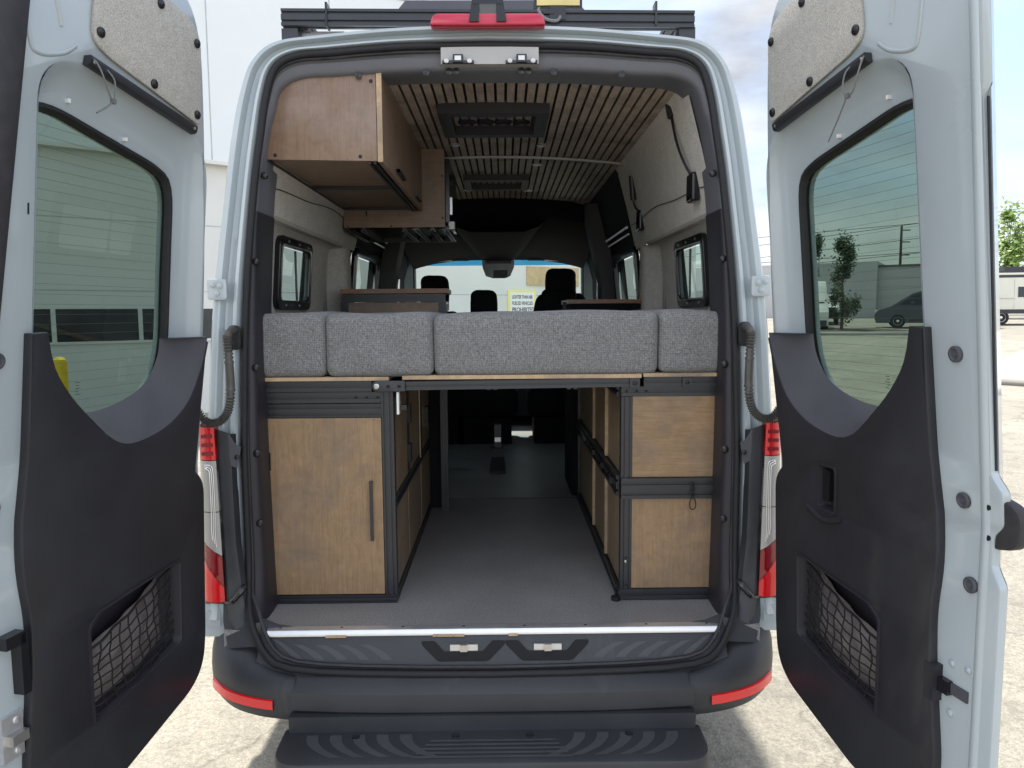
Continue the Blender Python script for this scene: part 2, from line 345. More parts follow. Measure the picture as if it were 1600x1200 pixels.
def tslot(bm, p0, p1, up, wd, ht, nw=1, nh=1, slot=.009, dep=.007):
    """slotted aluminium profile from p0 to p1; ht along up, wd across"""
    p0, p1, up = V(p0), V(p1), V(up).normalized(); d = (p1-p0).normalized(); sd = d.cross(up).normalized()
    def side(n, L):
        o = [(-L/2, 0)]
        for i in range(n):
            c = -L/2+L*(i+.5)/n
            o += [(c-slot/2, 0), (c-slot/2, -dep), (c+slot/2, -dep), (c+slot/2, 0)]
        return o
    prof = []
    prof += [(a, -ht/2-b) for a, b in side(nw, wd)]
    prof += [(wd/2+b, a) for a, b in side(nh, ht)]
    prof += [(-a, ht/2+b) for a, b in side(nw, wd)]
    prof += [(-wd/2-b, -a) for a, b in side(nh, ht)]
    rows = [[p+sd*a+up*b for a, b in prof] for p in (p0, p1)]
    loft(bm, rows, True, True)
def rbox(lo, hi, r, n=(8, 6, 5), bulge=0, seed=0):
    bm = bmesh.new(); lo, hi = V(lo), V(hi); S = hi-lo
    def lines(L, k): return [0, .1*r, .3*r, .6*r, r] + [r+(L-2*r)*(i+1)/(k+1) for i in range(k)] + [L-r, L-.6*r, L-.3*r, L-.1*r, L]
    ls = [lines(S[i], n[i]) for i in range(3)]
    for ax in range(3):
        a, b = [i for i in range(3) if i != ax]
        for e in (0, S[ax]):
            g = []
            for u in ls[a]:
                row = []
                for v in ls[b]:
                    p = V((0, 0, 0)); p[ax] = e; p[a] = u; p[b] = v; row.append(bm.verts.new(p))
                g.append(row)
            for i in range(len(g)-1):
                for j in range(len(g[0])-1): bm.faces.new((g[i][j], g[i+1][j], g[i+1][j+1], g[i][j+1]))
    bmesh.ops.remove_doubles(bm, verts=bm.verts, dist=1e-5)
    rnd = random.Random(seed); ph = [rnd.uniform(0, 6) for _ in range(6)]
    for v in bm.verts:
        p = v.co; q = V([min(max(p[i], r), S[i]-r) for i in range(3)]); d = p-q
        if d.length > 1e-9: p = q+d*(max(abs(x) for x in d)/d.length)
        if bulge:
            t = [p[i]/S[i] for i in range(3)]; b = [4*x*(1-x) for x in t]
            off = V((0, 0, 0))
            for i in range(3):
                a, c = [k for k in range(3) if k != i]
                s = (t[i]-.5)*2; off[i] = bulge*(s**3)*math.sqrt(max(b[a]*b[c], 0))*(1+.5*math.sin(9*t[a]+ph[i])*math.sin(7*t[c]+ph[i+3]))
            off.z += .004*math.sin(4.3*t[0]+ph[2])*math.sin(3.1*t[1]+1)*t[2]+.0015*math.sin(11*t[0]+ph[0])*t[2]; off.y += .0025*math.sin(13*t[0]+ph[1]+3*t[2])
            p = p+off
        v.co = p+lo
    return bm
def lean(z): return .09*max(0, z-1.3)
def text_mesh(body, size, m, name, parent, fn, ext=.002, align='LEFT', fit=None):
    c = bpy.data.curves.new('txt', 'FONT'); c.body = body; c.size = size; c.extrude = ext; c.align_x = align; c.offset = .012*size
    t = bpy.data.objects.new('t', c); col.objects.link(t)
    dg = bpy.context.evaluated_depsgraph_get(); dg.update()
    me = bpy.data.meshes.new_from_object(t.evaluated_get(dg)); me.materials.clear()
    bpy.data.objects.remove(t)
    if fit:
        k = fit/max(v.co.x for v in me.vertices)
        for v in me.vertices: v.co.x *= k
    for v in me.vertices: v.co = fn(v.co)
    return finish(name, me, m, parent, 0)

# ================================================================ ground and surroundings
def zg(x, y): return .024*(.45*x+.89*y)
bm = bmesh.new(); S_ = 500; nn = 24
g = [[bm.verts.new((x, y, zg(x, y))) for y in [-S_+2*S_*j/nn for j in range(nn+1)]] for x in [-S_+2*S_*i/nn for i in range(nn+1)]]
for i in range(nn):
    for j in range(nn): bm.faces.new((g[i][j], g[i+1][j], g[i+1][j+1], g[i][j+1]))
tag(obj('ground', bm, M['ground']), kind='structure')

def flat(pts, h, bev=.02):
    b = plate([[V(p) for p in pts]], 0, h, 0); return xf(b, lambda c: V((c.x, c.y, c.z+zg(c.x, c.y)-.02)))
tag(obj('pavement', flat([(9.1, 12.1), (9.9, 11.3), (15, 6.2), (30, 10), (30, 30), (22, 26), (14.5, 18), (11.2, 14.4)], .16), M['slab'], smooth=0), kind='structure')
tag(obj('kerb', flat([(8.9, 12.1), (14.95, 6.0), (15.05, 6.1), (9.05, 12.15)], .15), M['kerb'], smooth=0), kind='structure')
tag(obj('kerb', flat([(12.2, 28.6), (16.8, 27.2), (17.4, 28.2), (17.0, 31.0), (12.8, 32.0)], .15), M['kerb'], smooth=0), kind='structure')
tag(obj('planting_bed', flat([(12.6, 29.0), (16.6, 27.7), (17.0, 28.4), (16.6, 30.6), (13.1, 31.5)], .17), M['soil'], smooth=0), kind='structure')

# white industrial building
A0 = V((-11.95, 17.44, 0)); AD = V((.79, .613, 0)); AN = V((.613, -.79, 0))
WK = Matrix.Translation((.046, -2.56, 1.7875)) @ Matrix.Scale(.55, 4) @ Matrix.Translation((-.046, 2.56, -1.7875))     # overall size and distance of the building
def wp(t, z, o=0): return WK @ (A0+AD*t+AN*o+V((0, 0, z)))
def wbox(bm, t0, t1, z0, z1, o0, o1):
    m = Matrix(((AD.x, AN.x, 0, A0.x), (AD.y, AN.y, 0, A0.y), (0, 0, 1, 0), (0, 0, 0, 1)))
    box(bm, t0, t1, o0, o1, z0, z1, WK @ m)
B = empty('industrial_building', wp(8, -1), 'large white industrial building with a flat roof and tall blank wall beyond the camper', 'building')
bm = bmesh.new(); wbox(bm, -22, 27.5, 6.3, 12.4, -14, .0); obj('upper_wall', bm, M['white_wall'], B, 0)
bm = bmesh.new(); wbox(bm, -22, 27.3, -4, 6.3, -14, -.25); obj('lower_wall', bm, M['cream_wall'], B, 0)
bm = bmesh.new(); wbox(bm, -22.1, 27.6, 12.4, 12.62, -14, .06); obj('roof_edge', bm, M['joint'], B, 0)
bm = bmesh.new(); wbox(bm, -22, 27.55, 6.2, 6.3, -.26, .04); obj('ledge', bm, M['cream_wall'], B, 0)
bm = bmesh.new()
for t in (-9, -5.2, -1.4, 2.4, 4.35, 8.2, 12, 15.8, 19.6, 23.4): wbox(bm, t, t+.035, 6.32, 12.38, 0, .004)
obj('panel_joint', bm, M['joint'], B, 0)
bm = bmesh.new()
for z in (2.45, 4.4): wbox(bm, -22, 27.2, z, z+.03, -.25, -.245)
obj('panel_joint', bm, M['joint'], B, 0)
for t0, t1 in ((-4.13, -2.13), (-1.99, .05), (.17, 2.19), (2.31, 4.37), (4.49, 6.47)):
    bm = bmesh.new(); wbox(bm, t0, t1, 1.07, 1.96, -.25, -.235); wnd = obj('window', bm, M['win_dark'], B, 0)
bm = bmesh.new(); wbox(bm, -4.4, 6.4, 1.0, 1.07, -.25, -.19); obj('window_sill', bm, M['cream_wall'], B, 0)
# wall sign
Sg = empty('wall_sign', wp(16.4, 1.3), 'white warning sign with yellow border on the building wall beyond the windscreen', 'sign')
bm = bmesh.new(); wbox(bm, 15.58, 17.0, 1.45, 2.66, -.25, -.20); obj('border_panel', bm, M['sign_yellow'], Sg, 0)
bm = bmesh.new(); wbox(bm, 15.68, 16.9, 1.55, 2.57, -.20, -.194); obj('face_panel', bm, M['sign_white'], Sg, 0)
for tx, z, sz, wdt in (('LIGHTER THAN AIR', 2.33, .20, 1.06), ('FUELED VEHICLES', 2.08, .20, 1.06), ('PROHIBITED', 1.80, .26, 1.15)):
    text_mesh(tx, sz, M['ink'], 'lettering', Sg, lambda c, z=z: wp(15.76+c.x, z+c.y, -.191+c.z), fit=wdt)
bm = bmesh.new(); wbox(bm, 16.55, 19.4, 2.86, 3.62, -.25, -.20); tag(obj('plywood_board', bm, M['ply_board'], None, 0), 'tan plywood board fixed to the white building wall above the warning sign', 'board')
# bollard
bo = empty('bollard', (-4.56, 5.24, zg(-4.6, 5.2)), 'yellow steel bollard in front of the white building', 'bollard')
bm = bmesh.new(); lathe(bm, (-4.56, 5.24, zg(-4.6, 5.2)-.05), (0, 0, 1), [(0, .068), (1.27, .068), (1.32, .060), (1.345, .035), (1.35, 0)], 24); obj('post', bm, M['yellow'], bo)
bm = bmesh.new(); cyl(bm, (-4.56, 5.24, zg(-4.6, 5.2)-.05), (0, 0, 1), .11, .07); obj('base_ring', bm, M['kerb'], bo)
# long grey warehouse
Wh = empty('warehouse', (22, 49, 1.2), 'long low grey metal-clad warehouse behind the parked vehicles', 'building')
wd_ = V((.843, -.538, 0)).normalized(); wn_ = V((.538, .843, 0))
def whm(): return Matrix(((wd_.x, wn_.x, 0, 22.2), (wd_.y, wn_.y, 0, 49), (0, 0, 1, 0), (0, 0, 0, 1)))
bm = bmesh.new(); box(bm, -22, 9.0, 0, 20, -.5, 4.6, whm()); obj('wall', bm, M['metal_clad'], Wh, 0)
bm = bmesh.new(); box(bm, -22, 3.2, -.6, 12, -.5, 4.95, whm()); obj('end_block', bm, M['metal_clad'], Wh, 0)
bm = bmesh.new(); box(bm, 3.2, 9.1, -.1, 20, 4.6, 4.72, whm()); obj('roof_edge', bm, M['parapet'], Wh, 0)
bm = bmesh.new()
for i in range(6): box(bm, 3.2, 8.98, -.025, 0, 1.5+i*.6, 1.53+i*.6, whm())
obj('cladding_seam', bm, M['joint'], Wh, 0)

# vehicles -------------------------------------------------------------------
def frame(px, py, ang):
    c, s = math.cos(ang), math.sin(ang); return Matrix(((c, -s, 0, px), (s, c, 0, py), (0, 0, 1, zg(px, py)), (0, 0, 0, 1)))
def wheel(parent, mt, x, y, r, wdt=.2, sgn=1):
    bm = bmesh.new(); lathe(bm, (x, y, r), (0, sgn, 0), [(0, 0), (0, r*.62), (.0, r*.93), (.03, r), (wdt-.03, r), (wdt, r*.93), (wdt, r*.62)], 22); xf(bm, lambda c: mt @ c); ty = obj('wheel', bm, M['tyre'], parent)
    bm = bmesh.new(); lathe(bm, (x, y, r), (0, sgn, 0), [(.02, r*.66), (-.01, r*.6), (.02, r*.5), (.0, r*.2), (-.015, r*.12), (-.015, 0)], 12); xf(bm, lambda c: mt @ c); obj('rim', bm, M['alu'], ty)
def vehicle(name, mt, prof, wide, paint, wheels, wr, glassq, extras=(), label='', cat='', tum=.10, zt=1.0, group=None):
    root = empty(name, mt.translation, label, cat, group)
    bm = bmesh.new(); rows = []
    H = max(p[1] for p in prof)
    for sgn in (-1, -.93, .93, 1):
        row = []
        for x, z in prof:
            k = 0 if z < zt else (z-zt)/(H-zt)*tum
            inset = .05 if abs(sgn) == 1 else 0
            cx = sum(p[0] for p in prof)/len(prof)
            row.append(mt @ V((x+(cx-x)*inset*.4, sgn*(wide/2)*(1-k), z-(inset*.4 if z > zt else -inset*.4))))
        rows.append(row)
    loft(bm, rows, True, True); obj('body', bm, paint, root, 40)
    for nm, pts, m in glassq:
        for sgn in (-1, 1):
            bm = bmesh.new(); vs = []
            for o in (0, .012):
                vs.append([])
                for x, z in pts:
                    k = 0 if z < zt else (z-zt)/(H-zt)*tum
                    vs[-1].append(mt @ V((x, sgn*((wide/2)*(1-k)+o), z)))
            loft(bm, vs, True, True); obj(nm, bm, m, root, 0)
    for x in wheels:
        for sgn in (-1, 1): wheel(root, mt, x, sgn*(wide/2+.01), wr, .2, -sgn)
    for nm, a, m in extras:
        bm = bmesh.new(); box(bm, *a, mt); obj(nm, bm, m, root, 0, .02)
    return root
# dark people carrier, nose to the left
mt = frame(18.15, 33.9, R(-25))
minivan = vehicle('minivan', mt, [(.04, .24), (-.03, .45), (-.02, .70), (.06, .82), (.62, 1.0), (1.5, 1.62), (1.85, 1.74), (2.4, 1.80), (3.4, 1.82), (4.6, 1.76), (4.85, 1.5), (4.92, .9), (4.9, .24)], 1.86, M['car_dark'], (.95, 3.85), .33,
        [('window', [(1.0, 1.10), (1.55, 1.55), (1.85, 1.62), (2.35, 1.64), (2.35, 1.10)], M['car_glass']), ('window', [(2.45, 1.10), (2.45, 1.65), (3.45, 1.65), (3.45, 1.10)], M['car_glass']), ('window', [(3.55, 1.13), (3.55, 1.62), (4.4, 1.56), (4.6, 1.15)], M['car_glass'])],
        (('headlight', (.0, .16, -.86, -.5, .72, .86), M['alu']), ('headlight', (.0, .16, .5, .86, .72, .86), M['alu']), ('roof_rail', (1.9, 4.3, -.74, -.70, 1.79, 1.84), M['alu']), ('door_sill_trim', (1.4, 3.4, -.945, -.93, .34, .42), M['bumper']), ('number_plate', (-.05, -.03, -.26, .26, .48, .6), M['car_white']), ('wing_mirror', (1.45, 1.62, -1.05, -.9, 1.12, 1.27), M['car_dark'])),
        'black people carrier parked side-on before the grey warehouse', 'minivan', .22, 1.1)
# white panel van facing the camera side
mt = frame(13.3, 30.4, R(68.5))
vehicle('panel_van', mt, [(0, .3), (-.03, .9), (.15, 1.1), (.75, 1.35), (1.15, 2.0), (1.5, 2.3), (5.2, 2.32), (5.4, 2.2), (5.42, .3)], 1.95, M['car_white'], (.95, 4.3), .34,
        [('window', [(1.0, 1.2), (1.35, 1.9), (1.9, 1.9), (1.9, 1.2)], M['car_glass'])], (('windscreen', (.62, .70, -.8, .8, 1.32, 1.36), M['car_glass']), ('bumper', (-.07, .05, -.9, .9, .3, .55), M['bumper'])),
        'white panel van parked beside the planting bed with young trees', 'van', .12, 1.0)
mt = frame(16.9, 37.4, R(67))
vehicle('pickup_truck', mt, [(0, .4), (-.02, .95), (.1, 1.05), (1.3, 1.12), (1.8, 1.65), (3.0, 1.68), (3.3, 1.1), (5.1, 1.08), (5.15, .45)], 1.9, M['car_white'], (.9, 3.9), .37,
        [('window', [(1.65, 1.15), (1.95, 1.58), (2.9, 1.58), (3.05, 1.15)], M['car_glass'])], (('grille', (-.06, .02, -.8, .8, .55, .95), M['gloss']), ('bumper', (-.1, .02, -.92, .92, .35, .55), M['gloss'])),
        'white pickup with black front behind the white panel van', 'pickup truck', .12, 1.1)
# cream camper van at the right
mt = frame(23.35, 35.15, R(-14))
mh = vehicle('motorhome', mt, [(0, .45), (-.02, .95), (.0, 2.2), (.12, 2.45), (.4, 2.53), (5.2, 2.53), (5.6, 2.35), (6.1, 1.5), (6.9, 1.15), (7.0, .45)], 2.0, M['car_cream'], (1.25, 5.9), .36,
        [('window', [(1.95, 1.35), (1.95, 1.85), (2.9, 1.85), (2.9, 1.35)], M['car_glass']), ('window', [(3.9, 1.45), (3.9, 2.0), (5.0, 2.0), (5.0, 1.45)], M['car_glass']), ('lower_trim', [(.05, .56), (.05, .76), (6.9, .76), (6.9, .56)], M['bumper']), ('door_seam', [(1.78, .75), (1.78, 2.2), (1.80, 2.2), (1.80, .75)], M['joint']), ('door_seam', [(.1, 1.28), (.1, 1.31), (1.78, 1.31), (1.78, 1.28)], M['joint']), ('roof_stripe', [(.1, 2.30), (.1, 2.43), (5.4, 2.43), (5.4, 2.30)], M['bumper'])],
        (('roof_unit', (1.5, 2.4, -.4, .4, 2.53, 2.85), M['bumper']), ('roof_rail', (.3, 5.1, -.8, -.74, 2.53, 2.61), M['bumper']), ('roof_unit', (.4, .75, -.3, .3, 2.53, 2.68), M['bumper'])),
        'cream camper van with roof units parked in front of a bright green tree', 'camper van', .1, 1.2)

# trees
def tree(name, x, y, h, r, zb, nl, leaf, lm, seed, label, shape='column', group=None):
    rnd = random.Random(seed); z0 = zg(x, y); t = empty(name, (x, y, z0), label, 'tree', group)
    bm = bmesh.new(); top = V((x+rnd.uniform(-.1, .1), y, z0+h*.93))
    base = V((x, y, z0-.05)); tube(bm, [base, base.lerp(top, .3)+V((.03, 0, 0)), base.lerp(top, .65)-V((.04, 0, 0)), top], [.018*h+.01, .013*h+.008, .008*h, .004], 8)
    clumps = []
    for i in range(26):
        f = rnd.uniform(0, 1)**.9; zc = zb+(h-zb)*f
        prof = (math.sin(math.pi*min(1, .12+f*.88))**.6 if shape == 'round' else (1-.65*f)*min(1, .45+f*3))
        a = rnd.uniform(0, 6.28); rr = r*prof*rnd.uniform(.25, 1)
        p = V((x+math.cos(a)*rr, y+math.sin(a)*rr, z0+zc)); clumps.append((p, r*rnd.uniform(.16, .34)))
        q = base.lerp(top, max(.15, (zc-.25*r)/h)); mid = q.lerp(p, .5)+V((0, 0, .05))
        tube(bm, [q, mid, p], [.004*h, .003*h, .002], 5)
    obj('trunk', bm, M['bark'], t)
    bm = bmesh.new()
    for i in range(nl):
        p, cr_ = clumps[rnd.randrange(len(clumps))]
        d = V((rnd.gauss(0, 1), rnd.gauss(0, 1), rnd.gauss(0, 1.3))); c = p+d*cr_*.62
        u = V((rnd.uniform(-1, 1), rnd.uniform(-1, 1), rnd.uniform(-1, 1))).normalized(); v = u.orthogonal().normalized(); s = leaf*rnd.uniform(.6, 1.4)
        bm.faces.new([bm.verts.new(c+q) for q in (u*s, v*s*.45, -u*s*.8, -v*s*.45)])
    obj('crown', bm, lm, t, 0, fix=False)
tree('street_tree', 16.05, 36.0, 4.5, .62, .9, 2800, .10, M['leaf_dark'], 3, 'dark narrow columnar tree rising behind the white panel van', group='young trees in the planting bed')
tree('street_tree', 14.85, 30.2, 3.95, .78, .5, 3600, .085, M['leaf_dark'], 5, 'young open-crowned tree growing in the kerbed planting bed', group='young trees in the planting bed')
tree('leafy_tree', 30.3, 42.4, 6.2, 1.7, 1.6, 3200, .17, M['leaf_bright'], 9, 'bright green tree standing behind the cream camper van', 'round')
# power pole and wires
pp = empty('utility_pole', (34.1, 62, zg(34.1, 62)), 'dark timber utility pole with crossarms rising above the warehouse roof', 'utility pole')
bm = bmesh.new(); tube(bm, [(34.1, 62, 1), (34.1, 62, 8.9)], [.14, .09], 10); obj('pole', bm, M['wood_pole'], pp)
for z in (8.5, 7.5, 6.4): bm = bmesh.new(); box(bm, 34.05, 34.85, 61.95, 62.03, z, z+.09); obj('crossarm', bm, M['wood_pole'], pp, 0)
bm = bmesh.new(); box(bm, 33.5, 34.9, 61.95, 62.03, 4.5, 4.6); obj('crossarm', bm, M['wood_pole'], pp, 0)
for (za, zb_, sag) in ((9.3, 15.5, .5), (8.1, 13.6, .5), (7.0, 11.4, .6), (9.1, 12.6, .4), (6.9, 9.6, .5)):
    bm = bmesh.new(); pts = []
    for i in range(25):
        t = i/24; pts.append((-8+t*92, 66-t*20, zb_*0+za-1.2*(1-t)*0+(t-.465)*(zb_-za)*1.9-sag*4*t*(1-t)))
    tube(bm, pts, .022, 5); tag(obj('power_line', bm, M['ink'], None, 0), 'thin dark overhead power line slung across the cloudy sky', 'power line', 'power lines across the sky')

# ================================================================ CAMPER VAN
van = empty('camper_van', (0, 2.5, 0), 'pale blue-grey camper van with both rear doors wide open', 'camper van')
B0 = [(1.012, .72), (1.006, .9), (.990, 1.4), (.969, 1.81), (.924, 2.2), (.895, 2.42), (.862, 2.57), (.825, 2.66), (.75, 2.725), (.6, 2.75), (.33, 2.775), (0, 2.788)]
S0 = [(.862, .74), (.863, .9), (.862, 1.4), (.852, 1.81), (.820, 2.2), (.792, 2.42), (.770, 2.56), (.738, 2.645), (.668, 2.683), (.55, 2.694), (.31, 2.713), (0, 2.72)]
T0 = [(.812, .66), (.818, .9), (.826, 1.4), (.828, 1.81), (.812, 2.2), (.782, 2.41), (.758, 2.50), (.732, 2.574), (.662, 2.612), (.53, 2.621), (.3, 2.634), (0, 2.638)]
def arc(half, m=6):
    h = cr([(a, b, 0) for a, b in half], m); return [V((p.x, p.y)) for p in h]+[V((-p.x, p.y)) for p in reversed(h[:-1])]
bA, sA, tA = arc(B0), arc(S0), arc(T0)
def between(P, Q, t, dy, lo=0):
    o = []
    for a, b in zip(P, Q):
        c = a.lerp(b, t); yy = dy+lean(c.y)
        if c.y < .95: yy -= .11*lo*((.95-c.y)/.33)**2
        o.append(V((c.x, yy, c.y)))
    return o
# outer shell with side window openings
sec_z = [.45, .62, .9, 1.3, 1.55, 1.70, 1.84, 2.09, 2.2]
def bx_at(z):
    pts = [(.99, .45)]+[(a, b) for a, b in B0[:5]]
    for (x0, z0), (x1, z1) in zip(pts, pts[1:]):
        if z0 <= z <= z1: return x0+(x1-x0)*(z-z0)/(z1-z0)
    return .924
sec = [V((bx_at(z), z)) for z in sec_z]+[p for p in arc(B0, 3)[13:20+0]]
roof = [p for p in arc(B0, 4)[17:]]; roof = roof[:len(roof)-17]
full = [V((bx_at(z), z)) for z in sec_z]+roof+[V((-bx_at(z), z)) for z in reversed(sec_z)]
ysl = [.07, .70, 1.17, 1.75, 2.05, 2.95, 3.5, 4.3, 4.55]
WIN = [(.70, 1.17, 1.84, 2.09), (2.05, 2.95, 1.70, 2.2), (3.5, 4.3, 1.30, 2.09)]
bm = bmesh.new()
rows = [[bm.verts.new((p.x, y+(lean(p.y) if i == 0 else 0), p.y-(.0 if y < 3.6 else .05*(y-3.5)*(p.y > 2.2)))) for p in full] for i, y in enumerate(ysl)]
for i in range(len(ysl)-1):
    for j in range(len(full)-1):
        za, zb2 = sorted((full[j].y, full[j+1].y)); sid = abs(full[j].x) > .85 and zb2-za > .02
        if sid and any(y0-.01 <= ysl[i] and ysl[i+1] <= y1+.01 and z0-.01 <= za and zb2 <= z1+.01 for y0, y1, z0, z1 in WIN): continue
        bm.faces.new((rows[i][j], rows[i][j+1], rows[i+1][j+1], rows[i+1][j]))
# sloping nose
nose = [[V((s*.80, 4.55, 2.50)), V((s*.86, 5.3, 1.36)), V((s*.84, 5.75, 1.2)), V((s*.82, 5.9, .95)), V((s*.82, 5.9, .45))] for s in (1, -1)]
for s in (0, 1):
    sg = 1-2*s
    loft(bm, [[V((sg*.924, 4.55, 2.15)), V((sg*.969, 4.55, 1.55)), V((sg*.99, 4.55, .45))], [V((sg*.86, 5.3, 1.37)), V((sg*.9, 5.4, 1.25)), V((sg*.9, 5.9, .45))]])
    loft(bm, [[V((sg*.924, 4.55, 2.15)), V((sg*.83, 4.55, 2.55))], [V((sg*.86, 5.3, 1.37)), V((sg*.78, 4.62, 2.28))]])
loft(bm, [[V((x, y, z)) for x in (-.86, 0, .86)] for y, z in ((5.3, 1.36), (5.75, 1.2), (5.92, .95), (5.92, .45))])
loft(bm, [[V((x, 4.52, 2.66)) for x in (-.80, 0, .80)], [V((x, 4.62, 2.28)) for x in (-.78, 0, .78)]])
shell = obj('body_shell', bm, M['paint'], van, 50)
# rear painted frame
bm = bmesh.new()
rw = [(0, .10, 0), (-.0, .055, 0), (.05, .018, .15), (.13, .002, .4), (.30, .0, .6), (.335, .004, .7), (.40, .030, .8), (.56, .036, .9), (.62, .032, .9), (.67, .012, .9), (.78, .010, .9), (.83, .018, 1), (.87, .05, 1), (1.0, .06, 1)]
loft(bm, [between(bA, sA, t, dy, lo) for t, dy, lo in rw]); obj('rear_frame', bm, M['paint'], van, 50)
# weather seal: closed loop
bot_h = [(.835, -.06, .745), (.805, -.09, .685), (.76, -.12, .632), (.68, -.14, .602), (.45, -.15, .588)]
bot = [V((-x, y, z)) for x, y, z in bot_h]+[V((0, -.155, .582))]+[V((x, y, z)) for x, y, z in reversed(bot_h)]
side_s = between(sA, tA, .06, .022, .85)
keep = [p for p in side_s if p.z > .80]
loop = keep+bot
bm = bmesh.new(); tube(bm, cr(loop, 2, True), .0125, 8, True); obj('weather_seal', bm, M['rubber'], van, 60)
keep2 = [p for p in between(sA, tA, .26, .030, .85) if p.z > .80]
bot2 = [V((p.x*.967, p.y+.006, p.z+.022)) for p in bot]
bm = bmesh.new(); tube(bm, cr(keep2+bot2, 2, True), .0065, 6, True); obj('weather_seal', bm, M['rubber_grey'], van, 60)
# inner trim round the opening: grey header and black pillars
rows_t = [between(sA, tA, t, dy, lo) for t, dy, lo in ((.02, .055, .9), (.12, .045, .9), (.22, .034, .8), (.34, .034, .7), (.42, .044, .6), (.55, .046, .5), (.80, .052, .35), (.93, .06, .25), (.98, .072, .2), (1.0, .088, .2), (.99, .11, 0), (.86, .24, 0))]
idx_top = [i for i, p in enumerate(tA) if p.y > 2.14]; a_, b_ = idx_top[0], idx_top[-1]
bm = bmesh.new(); loft(bm, [r[a_:b_+1] for r in rows_t]); obj('header_trim', bm, M['header'], van, 50)
for nm, sl_ in (('pillar_trim', slice(0, a_+1)), ('pillar_trim', slice(b_, len(tA)))):
    bm = bmesh.new(); loft(bm, [[V((p.x*(.994 if i > 4 else 1), p.y-.006, p.z)) for p in r[sl_]] for i, r in enumerate(rows_t)]); tr = obj(nm, bm, M['plastic_trim'], van, 50)
    for z in (2.02, 1.62, 1.30, 1.09):
        pass
bm = bmesh.new()
# screw caps in trim
for sg in (-1, 1):
    for (x, z) in ((.80, 2.27), (.835, 1.97), (.838, 1.60), (.836, 1.30), (.836, 1.05)):
        y = lean(z)+.038; bmq = bmesh.new(); lathe(bmq, (sg*x*.985, y+.008, z), (0, -1, 0), [(0, .013), (.006, .013), (.010, .009), (.011, 0)], 16); obj('trim_clip', bmq, M['gloss'], van)
for x in (-.46, -.22, .47, .23, -.14, -.115, .14, .115):
    z = 2.652 - .035*abs(x); bmq = bmesh.new(); lathe(bmq, (x, lean(2.63)+.062, z-.012), (0, -1, 0), [(0, .012), (.006, .012), (.008, 0)], 14); obj('trim_clip', bmq, M['gloss'], van)
bm.free()
bm = newbox(-.165, .175, lean(2.68)+.016, lean(2.68)+.05, 2.648, 2.706); lp = obj('lock_plate', bm, M['lockplate'], van, 35, .004)
for x in (-.105, .115):
    bm = newbox(x-.055, x+.055, lean(2.66)+.008, lean(2.66)+.017, 2.648, 2.658); box(bm, x-.018, x+.018, lean(2.66)+.0, lean(2.66)+.017, 2.650, 2.676); obj('striker', bm, M['gloss'], lp, 35, .002)
    bm = newbox(x-.011, x+.011, lean(2.66)-.003, lean(2.66)+.0, 2.655, 2.670); obj('striker_pin', bm, M['steel'], lp, 35, .002)
    for s in (-1, 1):
        bm = bmesh.new(); lathe(bm, (x+s*.040, lean(2.66)+.009, 2.655), (0, -1, 0), [(0, .009), (.006, .008), (.008, 0)], 12); obj('bolt', bm, M['steel'], lp)
# brake light and camera housing
yb = lean(2.76)-.012
ol = rpoly([(-.198, 2.757, .012), (.198, 2.757, .012), (.185, 2.796, .02), (-.185, 2.796, .02)], 4)
bm = xf(plate([ol], -.02, .04, .006), lambda c: V((c.x, yb-c.z, c.y))); obj('brake_light', bm, M['lens_brake'], van)
bm = bmesh.new()
for s in (-1, 1):
    loft(bm, [[V((s*x0, y, z)) for x0, y, z in ((.064, yb-.05, 2.765), (.030, yb-.05, 2.765), (.030, yb+.03, 2.79), (.064, yb+.03, 2.79))], [V((s*x0, y, z)) for x0, y, z in ((.052, yb-.045, 2.84), (.028, yb-.045, 2.84), (.028, yb+.03, 2.84), (.052, yb+.03, 2.84))]], True, True)
box(bm, -.050, .050, yb-.048, yb+.035, 2.822, 2.875); cb = obj('reversing_camera', bm, M['gloss'], van, 35, .006)
bm = bmesh.new(); lathe(bm, (0, yb-.046, 2.848), (0, -1, 0), [(0, .011), (.005, .011), (.006, .007), (.003, 0)], 16); obj('camera_lens', bm, M['car_glass'], cb)
# load sill
def sweep(prof, xs, fn=None):
    bm = bmesh.new(); loft(bm, [[(fn(x, y, z) if fn else V((x, y, z))) for y, z in prof] for x in xs]); return bm
xs = [-.80, -.74, -.6, -.4, -.2, 0, .2, .4, .6, .74, .80]
def sillfn(x, y, z):
    k = max(0, (abs(x)-.62)/.18); return V((x, y+.03*k*k, z+.03*k*k))
sill = obj('load_sill', sweep([(-.06, .703), (-.088, .690), (-.098, .672), (-.125, .615), (-.138, .598), (-.150, .588), (-.148, .57), (-.11, .55)], xs, sillfn), M['bumper'], van, 50)
def sl(x, f, o=.0015):        # point on the sill's slope, f 0 top .. 1 bottom
    y = -.098-.027*f; z = .672-.057*f; p = sillfn(x, y, z); return p+V((0, -.9*o, .43*o))
for sg in (-1, 1):
    for i in range(5):
        bm = bmesh.new(); x0 = .34+i*.075; rows = []
        for q in range(7):
            f = .12+q/6*.8; xx = x0+.10*(1-f)**1.7; rows.append([sl(sg*xx, f, .0012), sl(sg*(xx+.034), f, .0012)])
        loft(bm, rows); obj('grip_strip', bm, M['grip'], sill, 40)
